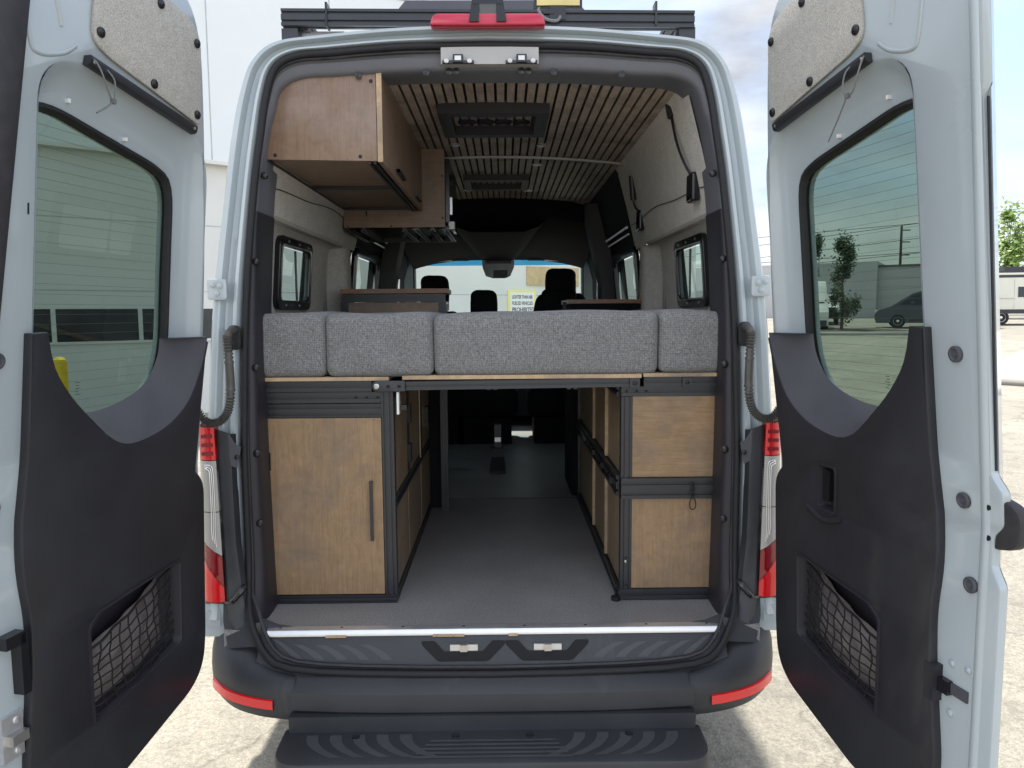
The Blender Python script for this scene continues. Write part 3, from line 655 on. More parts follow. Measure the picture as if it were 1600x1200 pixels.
for sx in (-.10, .185):
    ol = rpoly([(-.17, .0, .01), (-.085, .0, .02), (-.06, .0, .0), (.06, .0, .02), (.085, .0, .02), (.17, .0, .01), (.10, -.062, .03), (-.10, -.062, .03)], 4)
    bm = xf(plate([rpoly([(-.142, 0, .004), (-.098, 0, .006), (-.066, -.034, .008), (.066, -.034, .008), (.098, 0, .006), (.142, 0, .004), (.142, -.012, .01), (.085, -.066, .012), (-.085, -.066, .012), (-.142, -.012, .01)], 4)], 0, .0025, 0), lambda c: V((sx+c.x, -.0975+c.y*.43-.9*c.z, .673+c.y*.9+c.z*.43))); obj('catch_recess_shadow', bm, M['backing'], sill)  # flat black band on the sill, painted as the shadow of the catch recess
    bm = bmesh.new(); box(bm, sx-.045, sx+.049, -.112, -.106, .641, .665); obj('catch_plate', bm, M['alu'], sill, 35, .0029)
    bm = newbox(sx-.010, sx+.014, -.124, -.106, .645, .668); obj('striker', bm, M['steel'], sill, 35, .003)
# alloy threshold strip
bm = bmesh.new(); loft(bm, [[V((x, y, z)) for y, z in ((-.052, .704), (-.052, .711), (-.078, .711), (-.084, .709), (-.090, .698), (-.090, .690))] for x in (-.772, -.766, .772, .778)], False)
ts = obj('threshold_strip', bm, M['alu'], van, 30)
for i in range(8):
    x = -.73+i*.21; bm = bmesh.new(); lathe(bm, (x, -.065, .7108), (0, 0, 1), [(0, .0045), (.001, .0045), (.0012, 0)], 10); obj('screw', bm, M['black_steel'], ts)
for x, wx in ((-.535, .035), (-.17, .035), (-.115, .018), (.07, .016)):
    bm = newbox(x-wx, x+wx, -.094, -.088, .686, .694); obj('packing_shim', bm, M['wood_edge'], ts, 0)
# bumper: centre and corners
def bump_fn(x, y, z): return V((x, y+.10*max(0, abs(x)-.3)**2, z+.015*max(0, abs(x)-.3)))
bm = sweep([(-.10, .60), (-.152, .580), (-.180, .566), (-.206, .551), (-.2145, .543), (-.2195, .505), (-.219, .485), (-.208, .475), (-.14, .47)], [-.665, -.5, -.35, -.2, 0, .2, .35, .5, .665], bump_fn)
obj('bumper', bm, M['bumper'], van, 24)
bumper_lip = None
for sg in (-1, 1):
    plan = [(.655, -.200), (.76, -.185), (.86, -.15), (.93, -.10), (.985, -.03), (1.012, .06), (1.02, .2), (1.02, .55)]
    plan = [(p.x, p.y) for p in cr([(a, b, 0) for a, b in plan], 3)]
    def row(kin, z, zs, zo=0): return [V((sg*(a-.10*kin*min(1, i/9)), b+kin*(.05+.02*min(1, i/9)), z+zs*min(1, i/15)**1.6)) for i, (a, b) in enumerate(plan)]
    bm = bmesh.new()
    rows = []
    for kin, z, zs in ((1, .578, .185), (.7, .580, .175), (.35, .572, .15), (.15, .560, .125), (.03, .542, .08), (0, .52, .05), (.02, .478, .035), (.10, .452, .035), (.3, .445, .035)):
        rows.append(row(kin, z, zs))
    loft(bm, rows); bc = obj('bumper', bm, M['bumper'], van, 60)
    bm = bmesh.new(); sub = [i for i, (a, b) in enumerate(plan) if .715 < a < .975]
    rows = [[V((sg*(plan[i][0]+.004), plan[i][1]-.006, z+.03*(i/(len(plan)-1)))) for i in sub] for z in (.518, .515, .485, .480)]
    rows[0] = [p+V((-sg*.004, .012, 0)) for p in rows[0]]; rows[-1] = [p+V((-sg*.004, .012, 0)) for p in rows[-1]]
    loft(bm, rows); obj('reflector', bm, M['reflector'], bc, 50)
    # black inner bumper rise between lamp and opening
    bm = bmesh.new()
    loft(bm, [[V((sg*x, y, z)) for x, y, z in r] for r in ([(.950, .0, 1.395), (.948, .0, 1.2), (.943, .0, 1.0), (.938, -.012, .82), (.925, -.025, .76), (.915, -.035, .70)], [(.930, -.018, 1.395), (.928, -.018, 1.2), (.924, -.018, 1.0), (.916, -.030, .82), (.90, -.045, .76), (.89, -.055, .70)], [(.893, -.014, 1.38), (.893, -.014, 1.2), (.890, -.014, 1.0), (.872, -.022, .82), (.858, -.035, .76), (.850, -.045, .72)], [(.886, .02, 1.375), (.886, .02, 1.2), (.883, .02, 1.0), (.864, .0, .82), (.850, -.02, .76), (.842, -.03, .72)])]); obj('corner_trim', bm, M['bumper'], van, 50)
    bm = bmesh.new(); loft(bm, [[V((sg*x, -.016, z)) for x, z in r] for r in ([(.900, 1.385), (.876, 1.345)], [(.898, 1.30), (.858, 1.335)], [(.894, 1.27), (.872, 1.26)])]); obj('trim_tab', bm, M['plastic_soft'], van, 30)
    bm = bmesh.new(); lathe(bm, (sg*.872, -.018, 1.30), (0, -1, 0), [(0, .008), (.004, .008), (.005, 0)], 12); obj('bolt', bm, M['gloss'], van)
    # tail light
    tl = None
    def tlx(z): return .945-.012*(1.40-z)/.6, 1.004+.012*(1.4-z)/.6
    def tseg(z0a, z0b, z1a, z1b, m, pr=0):
        rows = []
        for q in range(5):
            f = q/4; zi = z0a+(z1a-z0a)*f; zo = z0b+(z1b-z0b)*f; xi, _ = tlx(zi); _, xo = tlx(zo)
            rows.append([V((sg*xi, .02, zi)), V((sg*xi, -.024-pr, zi)), V((sg*(xi*.7+xo*.3), -.032-pr, zi*.7+zo*.3)), V((sg*(xi*.35+xo*.65), -.026-pr, zi*.35+zo*.65)), V((sg*(xo-.004), -.008-pr, zo)), V((sg*(xo+.004), .03, zo)), V((sg*(xo+.004), .14, zo))])
        b = bmesh.new(); loft(b, rows); return b
    base = tseg(1.41, 1.41, .785, .785, None, -.004); tl = obj('tail_light', base, M['rubber'], van, 50)
    for a in ((1.405, 1.405, 1.292, 1.292, 'lens_red'), (1.289, 1.289, 1.112, 1.112, 'lens_clear'), (1.109, 1.109, .955, 1.012, 'lens_clear'), (.952, 1.009, .845, .955, 'lens_dark'), (.842, .952, .790, .790, 'lens_red')):
        obj('lens', tseg(a[0], a[1], a[2], a[3], None), M[a[4]], tl, 50)
    for zz in (1.375, 1.345, 1.315):
        bm = bmesh.new(); xi, xo = tlx(zz); box(bm, *sorted((sg*(xi+.005), sg*(xo-.02))), -.0365, -.030, zz-.006, zz+.006); obj('lens_rib', bm, M['lens_dark'], tl, 0)
    for k in range(3):
        bm = bmesh.new(); xi, xo = tlx(1.2); o = .006*k
        tube(bm, cr([(sg*(xi+.008+o), -.036, .99+k*.012), (sg*(xi+.010+o), -.036, 1.05), (sg*(xi+.008+o), -.036, 1.10), (sg*(xi+.008+o), -.036, 1.24), (sg*(xi+.014+o), -.036, 1.272-o), (sg*(xo-.03), -.034, 1.276-o)], 3), .0016, 5); obj('light_guide', bm, M['alu'], tl)
    bm = bmesh.new(); loft(bm, [[V((sg*x, y, z)) for x, y, z in q_] for q_ in ([(.945, .0, .82), (.862, .006, .82)], [(.94, -.03, .72), (.856, -.034, .74)], [(.91, -.075, .645), (.79, -.095, .66)])]); obj('corner_filler', bm, M['bumper'], van, 60)
    # body-colour patch under the lamp, black corner arm
    bm = newbox(*sorted((sg*.915, sg*1.018)), -.012, .10, .66, .778); obj('body_patch', bm, M['paint'], van, 35, .012)
    bm = newbox(*sorted((sg*.955, sg*1.0)), -.018, -.006, .70, .755); obj('jack_cover', bm, M['paint'], van, 35, .006)
    bm = bmesh.new(); tube(bm, cr([(sg*.928, -.03, .79), (sg*.90, -.045, .80), (sg*.872, -.04, .83), (sg*.862, -.02, .845)], 4), [.006]*4+[.010]*4+[.012]*4+[.010], 8); obj('corner_strut', bm, M['gloss'], van)
    # hinge pad
    bm = xf(plate([rpoly([(-.034, -.036, .012), (.034, -.036, .012), (.034, .036, .012), (-.034, .036, .012)], 4)], 0, .014, .005), lambda c: V((sg*(.935+c.x), lean(1.87)-.006-c.z, 1.872+c.y))); hp = obj('hinge_pad', bm, M['paint'], van)
    for dx, dz in ((-.012, .012), (.014, .014), (0, -.014)):
        bm = bmesh.new(); lathe(bm, (sg*(.935+dx), lean(1.87)-.018, 1.872+dz), (0, -1, 0), [(0, .010), (.006, .009), (.009, 0)], 12); obj('bolt', bm, M['paint'], hp)
    # ribbed cable conduit
    path = cr([(sg*.880, .02, 1.735), (sg*.880, -.035, 1.715), (sg*.876, -.045, 1.65), (sg*.874, -.045, 1.54), (sg*.884, -.05, 1.465), (sg*.912, -.06, 1.428), (sg*.948, -.07, 1.43), (sg*.975, -.08, 1.47)], 14)
    rad = []
    for i in range(len(path)):
        rib = 14 < i < 32 or i > 42; rad.append(.0140+(.0026*(1 if i % 2 else -1) if rib else 0))
    bm = bmesh.new(); tube(bm, path, rad, 12); cd = obj('cable_conduit', bm, M['conduit'], van, 80)
    bm = xf(plate([rpoly([(-.022, -.04, .02), (.022, -.04, .02), (.022, .045, .02), (-.022, .045, .02)], 5)], 0, .012, .004), lambda c: V((sg*(.882+c.x), .004+lean(1.72)-c.z, 1.705+c.y))); obj('boot', bm, M['rubber'], cd)
# step below bumper
outer = rpoly([(-.685, -.20, .02), (.685, -.20, .02), (.68, -.41, .10), (-.68, -.41, .10)], 8)
bm = xf(plate([outer], 0, .10, .012), lambda c: V((c.x, c.y, .328+c.z))); stp = obj('rear_step', bm, M['bumper'], van)
bm = newbox(-.664, .664, -.232, -.11, .42, .480); obj('step_riser', bm, M['bumper'], stp, 35, .006)
for sg in (-1, 1):
    for i in range(5):
        bm = bmesh.new(); x0 = .60-i*.075; rows = []
        for q in range(9):
            f = q/8; xx = x0-.10*f**2.2; yy = -.25-.125*f; rows.append([V((sg*xx, yy, .4292)), V((sg*(xx-.038), yy, .4292))])
        loft(bm, rows); obj('grip_strip', bm, M['grip'], stp, 0)
for i in range(5):
    bm = bmesh.new(); loft(bm, [[V((x, y, .4297)) for y in (-.285-i*.022, -.296-i*.022)] for x in (-.20-.012*i, .20+.012*i)]); obj('grip_strip', bm, M['grip'], stp, 0)
for x in (-.44, -.12, .12, .44):
    bm = bmesh.new(); lathe(bm, (x, -.262, .4275), (0, 0, 1), [(0, .013), (.004, .013), (.004, .009), (.002, .006), (.002, 0)], 16); obj('bolt', bm, M['rubber'], stp)
# underbody, wheels
bm = newbox(-.93, .93, -.05, 5.6, .44, .60); obj('underbody', bm, M['rubber'], van, 0)
for y in (1.15, 4.75):
    for sg in (-1, 1): wheel(van, Matrix(), sg*0, 0, .36) if False else None
for y in (1.15, 4.75):
    for sg in (-1, 1):
        bm = bmesh.new(); zc = zg(0, y)+.355; lathe(bm, (sg*.98, y, zc), (-sg, 0, 0), [(0, .22), (0, .33), (.03, .36), (.2, .36), (.23, .33), (.23, 0)], 28); wl = obj('wheel', bm, M['tyre'], van)
        bm = bmesh.new(); lathe(bm, (sg*.97, y, zc), (-sg, 0, 0), [(.0, .225), (.03, .21), (.05, .1), (.02, .06), (.02, 0)], 24); obj('rim', bm, M['alu_black'], wl)
        bm = newbox(*sorted((sg*.95, sg*.70)), y-.48, y+.48, .60, 1.05); obj('wheel_arch', bm, M['rubber'], van, 0)

# ------------------------------------------------ interior of the van
bm = newbox(-.93, .93, -.055, 1.752, .62, .70); obj('cargo_floor', bm, M['floor'], van, 0)
bm = newbox(-.93, .93, 1.757, 5.2, .60, .694); obj('cab_floor', bm, M['floor_front'], van, 0)
bm = newbox(-.40, .52, 1.746, 1.757, .700, .7025); obj('floor_joint_strip', bm, M['pillar'], van, 0)
def zc(x): return 2.664-.040*(x/.7)**2
bm = bmesh.new(); loft(bm, [[V((x, y, zc(x)+.014)) for x in [-.80+.1*i for i in range(17)]] for y in (.20, 3.32)]); obj('ceiling_backing', bm, M['backing'], van)
bm = bmesh.new(); sp = .0408
for k in range(-18, 19):
    x = k*sp
    for (y0, y1) in ((.24, 1.735), (1.76, 3.30)):
        m_ = Matrix.Translation((x, 0, zc(x))) @ Matrix.Rotation(math.atan(.09*x/.49)*1.0, 4, 'Y'); box(bm, -.0148, .0148, y0, y1, -.004, .012, m_)
obj('slatted_ceiling', bm, M['wood_slat'], van, 0)
bm = bmesh.new(); loft(bm, [[V((x, y, zc(x)-z)) for x in [-.72+.08*i for i in range(19)]] for y, z in ((1.733, .004), (1.737, .014), (1.758, .014), (1.762, .004))]); obj('ceiling_strip', bm, M['lockplate'], van)
# roof fan vent and rear ceiling vent
def ringbox(bm, x0, x1, y0, y1, z0, z1, t):
    box(bm, x0, x1, y0, y0+t, z0, z1); box(bm, x0, x1, y1-t, y1, z0, z1); box(bm, x0, x0+t, y0+t, y1-t, z0, z1); box(bm, x1-t, x1, y0+t, y1-t, z0, z1)
bm = bmesh.new(); ringbox(bm, -.225, .245, .66, 1.10, 2.615, 2.67, .055); fan = obj('roof_fan', bm, M['plastic_trim'], van, 35, .006)
bm = newbox(-.18, .20, .70, 1.06, 2.664, 2.668); obj('fan_plate', bm, M['plastic'], fan, 0)
for i in range(4):
    bm = bmesh.new(); lathe(bm, (-.115+i*.083, .97, 2.662), (0, 0, -1), [(0, .04), (.012, .04), (.016, .034), (.008, .03), (.004, .0)], 22); obj('air_nozzle', bm, M['plastic_trim'], fan)
bm = newbox(-.075, .095, .75, .83, 2.640, 2.664); obj('switch_bar', bm, M['plastic_soft'], fan, 35, .004)
bm = newbox(-.03, .045, .77, .80, 2.6385, 2.6405); obj('badge_plate', bm, M['alu'], fan, 0)
bm = bmesh.new(); ringbox(bm, -.205, .215, 2.30, 2.70, 2.622, 2.67, .045); v2 = obj('roof_hatch', bm, M['pillar'], van, 35, .006)
bm = newbox(-.16, .17, 2.34, 2.66, 2.664, 2.668); obj('blind', bm, M['plastic'], v2, 0)
for x, y in ((-.20, 1.43), (.255, 1.44), (.25, 1.95), (-.20, 2.88), (.23, 2.90)):
    bm = bmesh.new(); lathe(bm, (x, y, zc(x)-.003), (0, 0, -1), [(0, .030), (.006, .030), (.008, .024), (.008, 0)], 20); obj('ceiling_light', bm, M['alu'], van)

# side linings
def grid(bm, ys, prof, holes=()):
    rows = [[bm.verts.new((x, y, z)) for x, z in prof] for y in ys]
    for i in range(len(ys)-1):
        for j in range(len(prof)-1):
            za, zb2 = sorted((prof[j][1], prof[j+1][1]))
            if any(y0-.01 <= ys[i] and ys[i+1] <= y1+.01 and z0-.01 <= za and zb2 <= z1+.01 and zb2-za > .02 for y0, y1, z0, z1 in holes): continue
            bm.faces.new((rows[i][j], rows[i][j+1], rows[i+1][j+1], rows[i+1][j]))
for sg in (-1, 1):
    bm = bmesh.new(); grid(bm, [.27, .70, 1.17, 1.62], [(sg*x, z) for x, z in ((.70, 2.632), (.725, 2.605), (.785, 2.38), (.825, 2.20), (.832, 2.165), (.845, 2.155), (.895, 2.16), (.912, 2.14), (.920, 2.09), (.940, 1.84), (.942, 1.6), (.93, .7))], [(.70, 1.17, 1.84, 2.09)])
    wall = obj('wall_lining', bm, M['wall_felt'], van, 40)
    # recess end and pillar
    bm = bmesh.new(); loft(bm, [[V((sg*x, y, z)) for x, y in ((.93, 1.615), (.92, 1.64), (.86, 1.70), (.845, 1.72), (.84, 1.80), (.86, 1.95))] for z in (.7, 2.16)])
    loft(bm, [[V((sg*x, y, z)) for y in (1.615, 1.95)] for x, z in ((.84, 2.155), (.825, 2.2), (.785, 2.38), (.725, 2.605), (.70, 2.632))]); obj('wall_lining', bm, M['wall_felt'], van, 40)
    bm = bmesh.new(); tube(bm, cr([(sg*.938, 1.605, 2.15), (sg*.941, 1.60, 2.10), (sg*.942, 1.58, 1.9), (sg*.942, 1.58, 1.7)], 4), .004, 6); obj('lining_seam', bm, M['pillar'], wall)
    bm = bmesh.new(); tube(bm, cr([(sg*.812, .30, 2.25), (sg*.807, .40, 2.262), (sg*.803, .8, 2.275), (sg*.797, 1.2, 2.30), (sg*.80, 1.6, 2.29), (sg*.80, 1.94, 2.29)], 4), .0022, 5); obj('lining_seam', bm, M['pillar'], wall)
    # flare window
    ol = rpoly([(.665, 1.805, .05), (1.205, 1.805, .05), (1.205, 2.125, .05), (.665, 2.125, .05)], 6); il = rpoly([(.71, 1.848, .035), (1.16, 1.848, .035), (1.16, 2.082, .035), (.71, 2.082, .035)], 6)
    bm = xf(plate([ol, il], 0, .028, .006), lambda c: V((sg*(.942-c.z+(1.84-c.y)*.08), c.x, c.y))); fw = obj('side_window', bm, M['gloss'], van)
    bm = xf(plate([il], .002, .002, 0), lambda c: V((sg*(.944+c.z+(1.84-c.y)*.08), c.x, c.y))); obj('pane', bm, M['glass_side'], fw, 0)
    bm = newbox(*sorted((sg*.925, sg*.933)), 1.0, 1.012, 1.85, 2.08); obj('glazing_bar', bm, M['gloss'], fw, 0)
    for y, z in ((.78, 2.105), (.95, 2.105), (1.10, 2.105), (.78, 1.825), (1.0, 1.825)):
        bm = bmesh.new(); lathe(bm, (sg*(.914+(1.84-z)*.08), y, z), (-sg, 0, 0), [(0, .006), (.003, .006), (.004, 0)], 10); obj('screw', bm, M['steel'], fw)
    # front half side walls (slider and cab)
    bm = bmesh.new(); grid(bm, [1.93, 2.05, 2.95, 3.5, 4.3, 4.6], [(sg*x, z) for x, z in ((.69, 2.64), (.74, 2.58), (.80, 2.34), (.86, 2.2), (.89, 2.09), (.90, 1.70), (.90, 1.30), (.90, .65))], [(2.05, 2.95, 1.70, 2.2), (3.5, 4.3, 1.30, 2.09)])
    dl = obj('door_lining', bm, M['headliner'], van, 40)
    ol = rpoly([(2.03, 1.68, .06), (2.97, 1.68, .06), (2.97, 2.19, .06), (2.03, 2.19, .06)], 6); il = rpoly([(2.09, 1.74, .05), (2.91, 1.74, .05), (2.91, 2.14, .05), (2.09, 2.14, .05)], 6)
    bm = xf(plate([ol, il], 0, .03, .006), lambda c: V((sg*(.915-c.z-.10*(c.y-1.7)), c.x, c.y))); sw = obj('side_window', bm, M['gloss'], van)
    bm = xf(plate([il], .002, .002, 0), lambda c: V((sg*(.918+c.z-.08*(c.y-1.7)), c.x, c.y))); obj('pane', bm, M['glass_side'], sw, 0)
    bm = xf(plate([rpoly([(3.50, 1.30, .05), (4.30, 1.30, .05), (4.28, 1.9, .05), (4.1, 2.07, .05), (3.52, 2.07, .05)], 4)], 0, .004, 0), lambda c: V((sg*.93, c.x, c.y))); obj('cab_window', bm, M['glass_clear'], van, 0)
    # B pillar and grab handle
    bm = bmesh.new(); loft(bm, [[V((sg*x, y, z)) for x, y in ((.88, 3.02), (.78, 3.06), (.76, 3.16), (.80, 3.3), (.9, 3.34))] for z in (.7, 2.0)]+[[V((sg*x, y, z)) for x, y in ((.80, 3.02), (.68, 3.06), (.66, 3.16), (.70, 3.3), (.8, 3.34))] for z in (2.45, 2.58)]); obj('door_pillar', bm, M['pillar'], van, 40)
    bm = bmesh.new(); tube(bm, [(sg*.775, 3.10, 2.25), (sg*.80, 3.09, 1.80)], .011, 8); obj('belt_strap', bm, M['alu'], van)
    bm = bmesh.new(); tube(bm, [(sg*.79, 2.0, 2.29), (sg*.79, 2.9, 2.29)], .008, 8); tube(bm, [(sg*.80, 2.0, 2.25), (sg*.80, 2.85, 2.25)], .006, 8); obj('curtain_rail', bm, M['alu'], van)
    bm = newbox(*sorted((sg*.84, sg*.70)), 1.90, 1.99, 1.8, 2.5); 
    bm.free()
# cab headliner, console, windscreen
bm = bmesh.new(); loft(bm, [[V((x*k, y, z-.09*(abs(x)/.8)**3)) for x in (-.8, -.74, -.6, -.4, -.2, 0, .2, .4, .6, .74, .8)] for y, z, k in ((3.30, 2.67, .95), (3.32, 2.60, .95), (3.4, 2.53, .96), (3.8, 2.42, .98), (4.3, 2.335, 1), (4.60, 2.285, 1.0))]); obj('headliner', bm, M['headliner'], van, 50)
bm = bmesh.new(); loft(bm, [[V((x*k, y, z-.0)) for x, z in ((-.3, 2.44-d), (-.24, 2.36-d), (-.15, 2.315-d), (.15, 2.315-d), (.24, 2.36-d), (.3, 2.44-d))] for y, d, k in ((3.4, -.10, 1.4), (4.0, .01, 1.0), (4.42, .06, .75))], False, False); oc = obj('overhead_console', bm, M['headliner'], van, 50)
bm = bmesh.new(); loft(bm, [[V((x, y, z)) for x, z in pr_] for y, pr_ in ((4.40, [(-.15, 2.30), (-.145, 2.20), (-.115, 2.12), (-.05, 2.10), (.06, 2.10), (.11, 2.12), (.145, 2.20), (.15, 2.30)]), (4.60, [(-.15, 2.31), (-.145, 2.22), (-.11, 2.15), (-.05, 2.13), (.06, 2.13), (.11, 2.15), (.145, 2.22), (.15, 2.31)]))], True, True); rs = obj('sensor_housing', bm, M['gloss'], oc, 40, .004)
bm = newbox(-.12, .12, 4.39, 4.405, 2.235, 2.262); obj('reading_lamp_strip', bm, M['plastic_soft'], oc, 35, .003)
bm = newbox(-.045, .085, 4.385, 4.40, 2.105, 2.175); obj('toll_box', bm, M['plastic_soft'], oc, 35, .004)
for x in (-.52, .52):
    bm = newbox(x-.24, x+.24, 4.54, 4.60, 2.272, 2.295); sv = obj('sun_visor', bm, M['pillar'], van, 35, .006)
    bm = newbox(x-.09, x+.09, 4.535, 4.541, 2.262, 2.276); obj('visor_label', bm, M['alu'], sv, 0)
def ws(f, x): return V((x*(1+.10*f), 4.605+.70*f, 2.285-.93*f))
bm = bmesh.new(); loft(bm, [[ws(f, x) for x in (-.80, 0, .80)] for f in (.062, 1)]); wsn = obj('windscreen', bm, M['glass_clear'], van, 0)
bm = bmesh.new(); loft(bm, [[ws(f, x) for x in (-.80, 0, .80)] for f in (0, .058)]); obj('sun_band', bm, M['glass_band'], wsn, 0)
for sg in (-1, 1):
    bm = bmesh.new(); loft(bm, [[ws(f, sg*.795)+V(d) for d in ((0, -.02, 0), (sg*.10, -.02, 0), (sg*.10, .08, 0), (0, .03, 0))] for f in (-.1, 1.02)], True, True); obj('front_pillar', bm, M['headliner'], van, 40)
bm = bmesh.new(); loft(bm, [[V((x, y, z)) for x in (-.88, 0, .88)] for y, z in ((4.55, .8), (4.6, 1.40), (4.75, 1.50), (5.3, 1.36))]); obj('dashboard', bm, M['headliner'], van, 40)
bm = newbox(-.9, .9, 5.3, 5.33, .6, 1.36); obj('bulkhead', bm, M['headliner'], van, 0)

# ------------------------------------------------ rear doors
TH = {-1: R(13), 1: R(11.5)}
def door(sg):
    th = TH[sg]; dr = V((sg*math.sin(th), -math.cos(th), 0)); dn = V((-sg*math.cos(th), -math.sin(th), 0)); o = V((sg*.95, -.03, 0))
    def mp(c): return o+dr*c.x+dn*(c.z+lean(c.y))+V((0, 0, c.y))
    def put(name, bm, m, parent, smooth=35):
        g = bm.verts[:]+bm.edges[:]+bm.faces[:]
        bmesh.ops.bisect_plane(bm, geom=g, plane_co=(0, 1.3, 0), plane_no=(0, 1, 0)); xf(bm, mp); return obj(name, bm, m, parent, smooth)
    rec = rpoly([(.10, 1.45, .03), (.092, 2.26, .08), (.165, 2.338, .05), (.60, 2.413, .09), (.725, 2.36, .08), (.742, 1.45, .03)], 7)
    win = rpoly([(.195, 1.498, .24), (.190, 2.19, .09), (.265, 2.226, .05), (.64, 2.300, .06), (.725, 2.29, .05), (.733, 1.498, .20)], 9)
    outl = rpoly([(.125, .66, .05), (.095, .80, .05), (.070, 1.5, .1), (.075, 1.95, .3), (.100, 2.36, .3), (.132, 2.62, .1), (.20, 2.725, .07), (.50, 2.775, .2), (.93, 2.79, .02), (.93, 2.26, .0), (.915, 2.235, .01), (.925, 1.42, .01), (.955, 1.385, .01), (.955, 1.31, .01), (.93, 1.28, .01), (.93, 1.21, .01), (.955, 1.17, .01), (.955, .52, .03), (.50, .47, .1), (.2, .55, .1)], 5)
    pk_s = rpoly([(.229, 1.021, .012), (.241, .760, .02), (.609, .688, .015), (.607, .959, .012), (.562, .990, .012)], 4)
    hd_s = rpoly([(.326, 1.330, .01), (.406, 1.330, .01), (.409, 1.196, .01), (.326, 1.196, .01)], 3)
    fl = [rpoly([(.140, 2.362, .02), (.138, 2.40, .02), (.148, 2.612, .04), (.20, 2.655, .05), (.32, 2.675, .04), (.545, 2.73, .03), (.572, 2.56, .04), (.578, 2.475, .05), (.53, 2.446, .04)], 5)]
    D = put('rear_door', plate([outl, rec, pk_s]+([hd_s] if sg > 0 else []), -.025, 0, .008), M['paint'], van, 40)
    # dished metal around the window
    def resample(lp, n=96, c=(.45, 1.9)):
        import bisect
        an = sorted(((math.atan2((p[1]-c[1]), (p[0]-c[0])*1.6)), p) for p in lp); ks = [a for a, _ in an]; r = []
        for i in range(n):
            a = -math.pi+2*math.pi*i/n; j = bisect.bisect(ks, a); p, q = an[j-1], an[j % len(an)]; a0, a1 = p[0], q[0]
            if a1 <= a0: a1 += 2*math.pi
            aa = a if a >= a0 else a+2*math.pi
            t = (aa-a0)/max(a1-a0, 1e-6); r.append(p[1].lerp(q[1], min(max(t, 0), 1)))
        return r
    ra, rb = resample(rec), resample(win)
    bm = bmesh.new(); loft(bm, [[V((p.x, p.y, z)) for p in [a.lerp(b, t) for a, b in zip(ra, rb)]] for t, z in ((-.03, -.001), (.02, -.004), (.10, -.016), (.35, -.034), (.7, -.043), (1.0, -.046))], True); put('window_surround', bm, M['paint'], D, 60)
    bm = bmesh.new(); cen = V((.49, 1.9))
    def sh(lp, k): return [p+(cen-p).normalized()*k for p in lp]
    loft(bm, [[V((p.x, p.y, z)) for p in lp] for lp, z in ((sh(rb, -.002), -.046), (sh(rb, .001), -.040), (sh(rb, .011), -.038), (sh(rb, .018), -.050), (sh(rb, .018), -.066))], True); put('window_seal', bm, M['rubber'], D, 50)
    bm = plate([sh(rb, .015)], -.058, -.058); wp_ = put('window_pane', bm, M['glass'], D, 0)
    bm = bmesh.new()
    for i in range(31):
        z = 1.51+i*.0255; x0 = .225 if z > 1.66 else .225+(1.66-z)**2*9; x1 = .712 if z > 1.62 else .70-(1.62-z)*.8
        zr = .0 if z < 2.195 else (z-2.195)
        x0 += zr*4.0; 
        if x1-x0 > .05: box(bm, x0, x1, z-.00032, z+.00032, -.0570, -.0564)
    put('heating_wires', bm, M['wire'], D, 0)
    bm = bmesh.new()
    for k, (dx, wx) in enumerate(((0, .016), (.004, .010), (0, .018), (.002, .012), (0, .015))): box(bm, .535+dx-wx/2, .535+dx+wx/2, 1.575+k*.008, 1.577+k*.008, -.0570, -.0564)
    put('glass_mark', bm, M['wire'], D, 0)
    for x, z in ((.40, 2.268), (.60, 2.318)):
        bm = bmesh.new(); box(bm, x-.004, x+.004, z-.004, z+.006, -.044, -.034); put('seal_clip', bm, M['sign_white'], D, 0)
    # felt covered panel above
    fb = put('felt_panel', plate([fl[0]], 0, .010, .003), M['felt'], D)
    for x, z in ((.552, 2.494), (.333, 2.645), (.170, 2.594), (.352, 2.426), (.158, 2.391), (.52, 2.69)):
        bm = bmesh.new(); lathe(bm, (x, z, .009), (0, 0, 1), [(0, .013), (.005, .013), (.008, .009), (.0085, 0)], 18); put('trim_button', bm, M['gloss'], fb)
    # alloy light bar and cable tie
    a, b = V((.597, 2.414, .012)), V((.172, 2.342, .012)); e = (b-a).normalized()
    bm = bmesh.new(); q = V((-e.y, e.x, 0)); loft(bm, [[p+q*u+V((0, 0, w_)) for u, w_ in ((-.012, -.010), (-.012, .010), (-.006, .012), (.008, .010), (.012, .004), (.012, -.010))] for p in (a, b)], True, True); lb = put('light_bar', bm, M['alu_black'], D)
    for t in (.03, .97):
        p = a.lerp(b, t); bm = bmesh.new(); lathe(bm, (p.x, p.y, .018), (0, 0, 1), [(0, .005), (.006, .005), (.007, 0)], 10); put('bolt', bm, M['steel'], lb)
    tie = cr([(.578, 2.424, .004), (.59, 2.412, .03), (.585, 2.385, .045), (.562, 2.345, .045), (.540, 2.328, .04), (.528, 2.345, .035), (.525, 2.385, .03), (.545, 2.41, .02)], 5, False) if sg < 0 else cr([(.578, 2.424, .004), (.60, 2.41, .03), (.60, 2.375, .045), (.575, 2.335, .045), (.545, 2.335, .04), (.525, 2.36, .035), (.528, 2.395, .028), (.545, 2.41, .02)], 5, False)
    bm = bmesh.new(); tube(bm, tie, .0022, 6)
    tail = [(.54, 2.328, .04), (.56, 2.31, .04), (.60, 2.285, .045)] if sg < 0 else [(.55, 2.332, .042), (.515, 2.29, .042), (.47, 2.235, .045)]
    tube(bm, cr(tail, 4), .0024, 6); box(bm, tail[0][0]-.006, tail[0][0]+.006, tail[0][1]-.006, tail[0][1]+.006, .036, .046); put('cable_tie', bm, M['tie'], D)
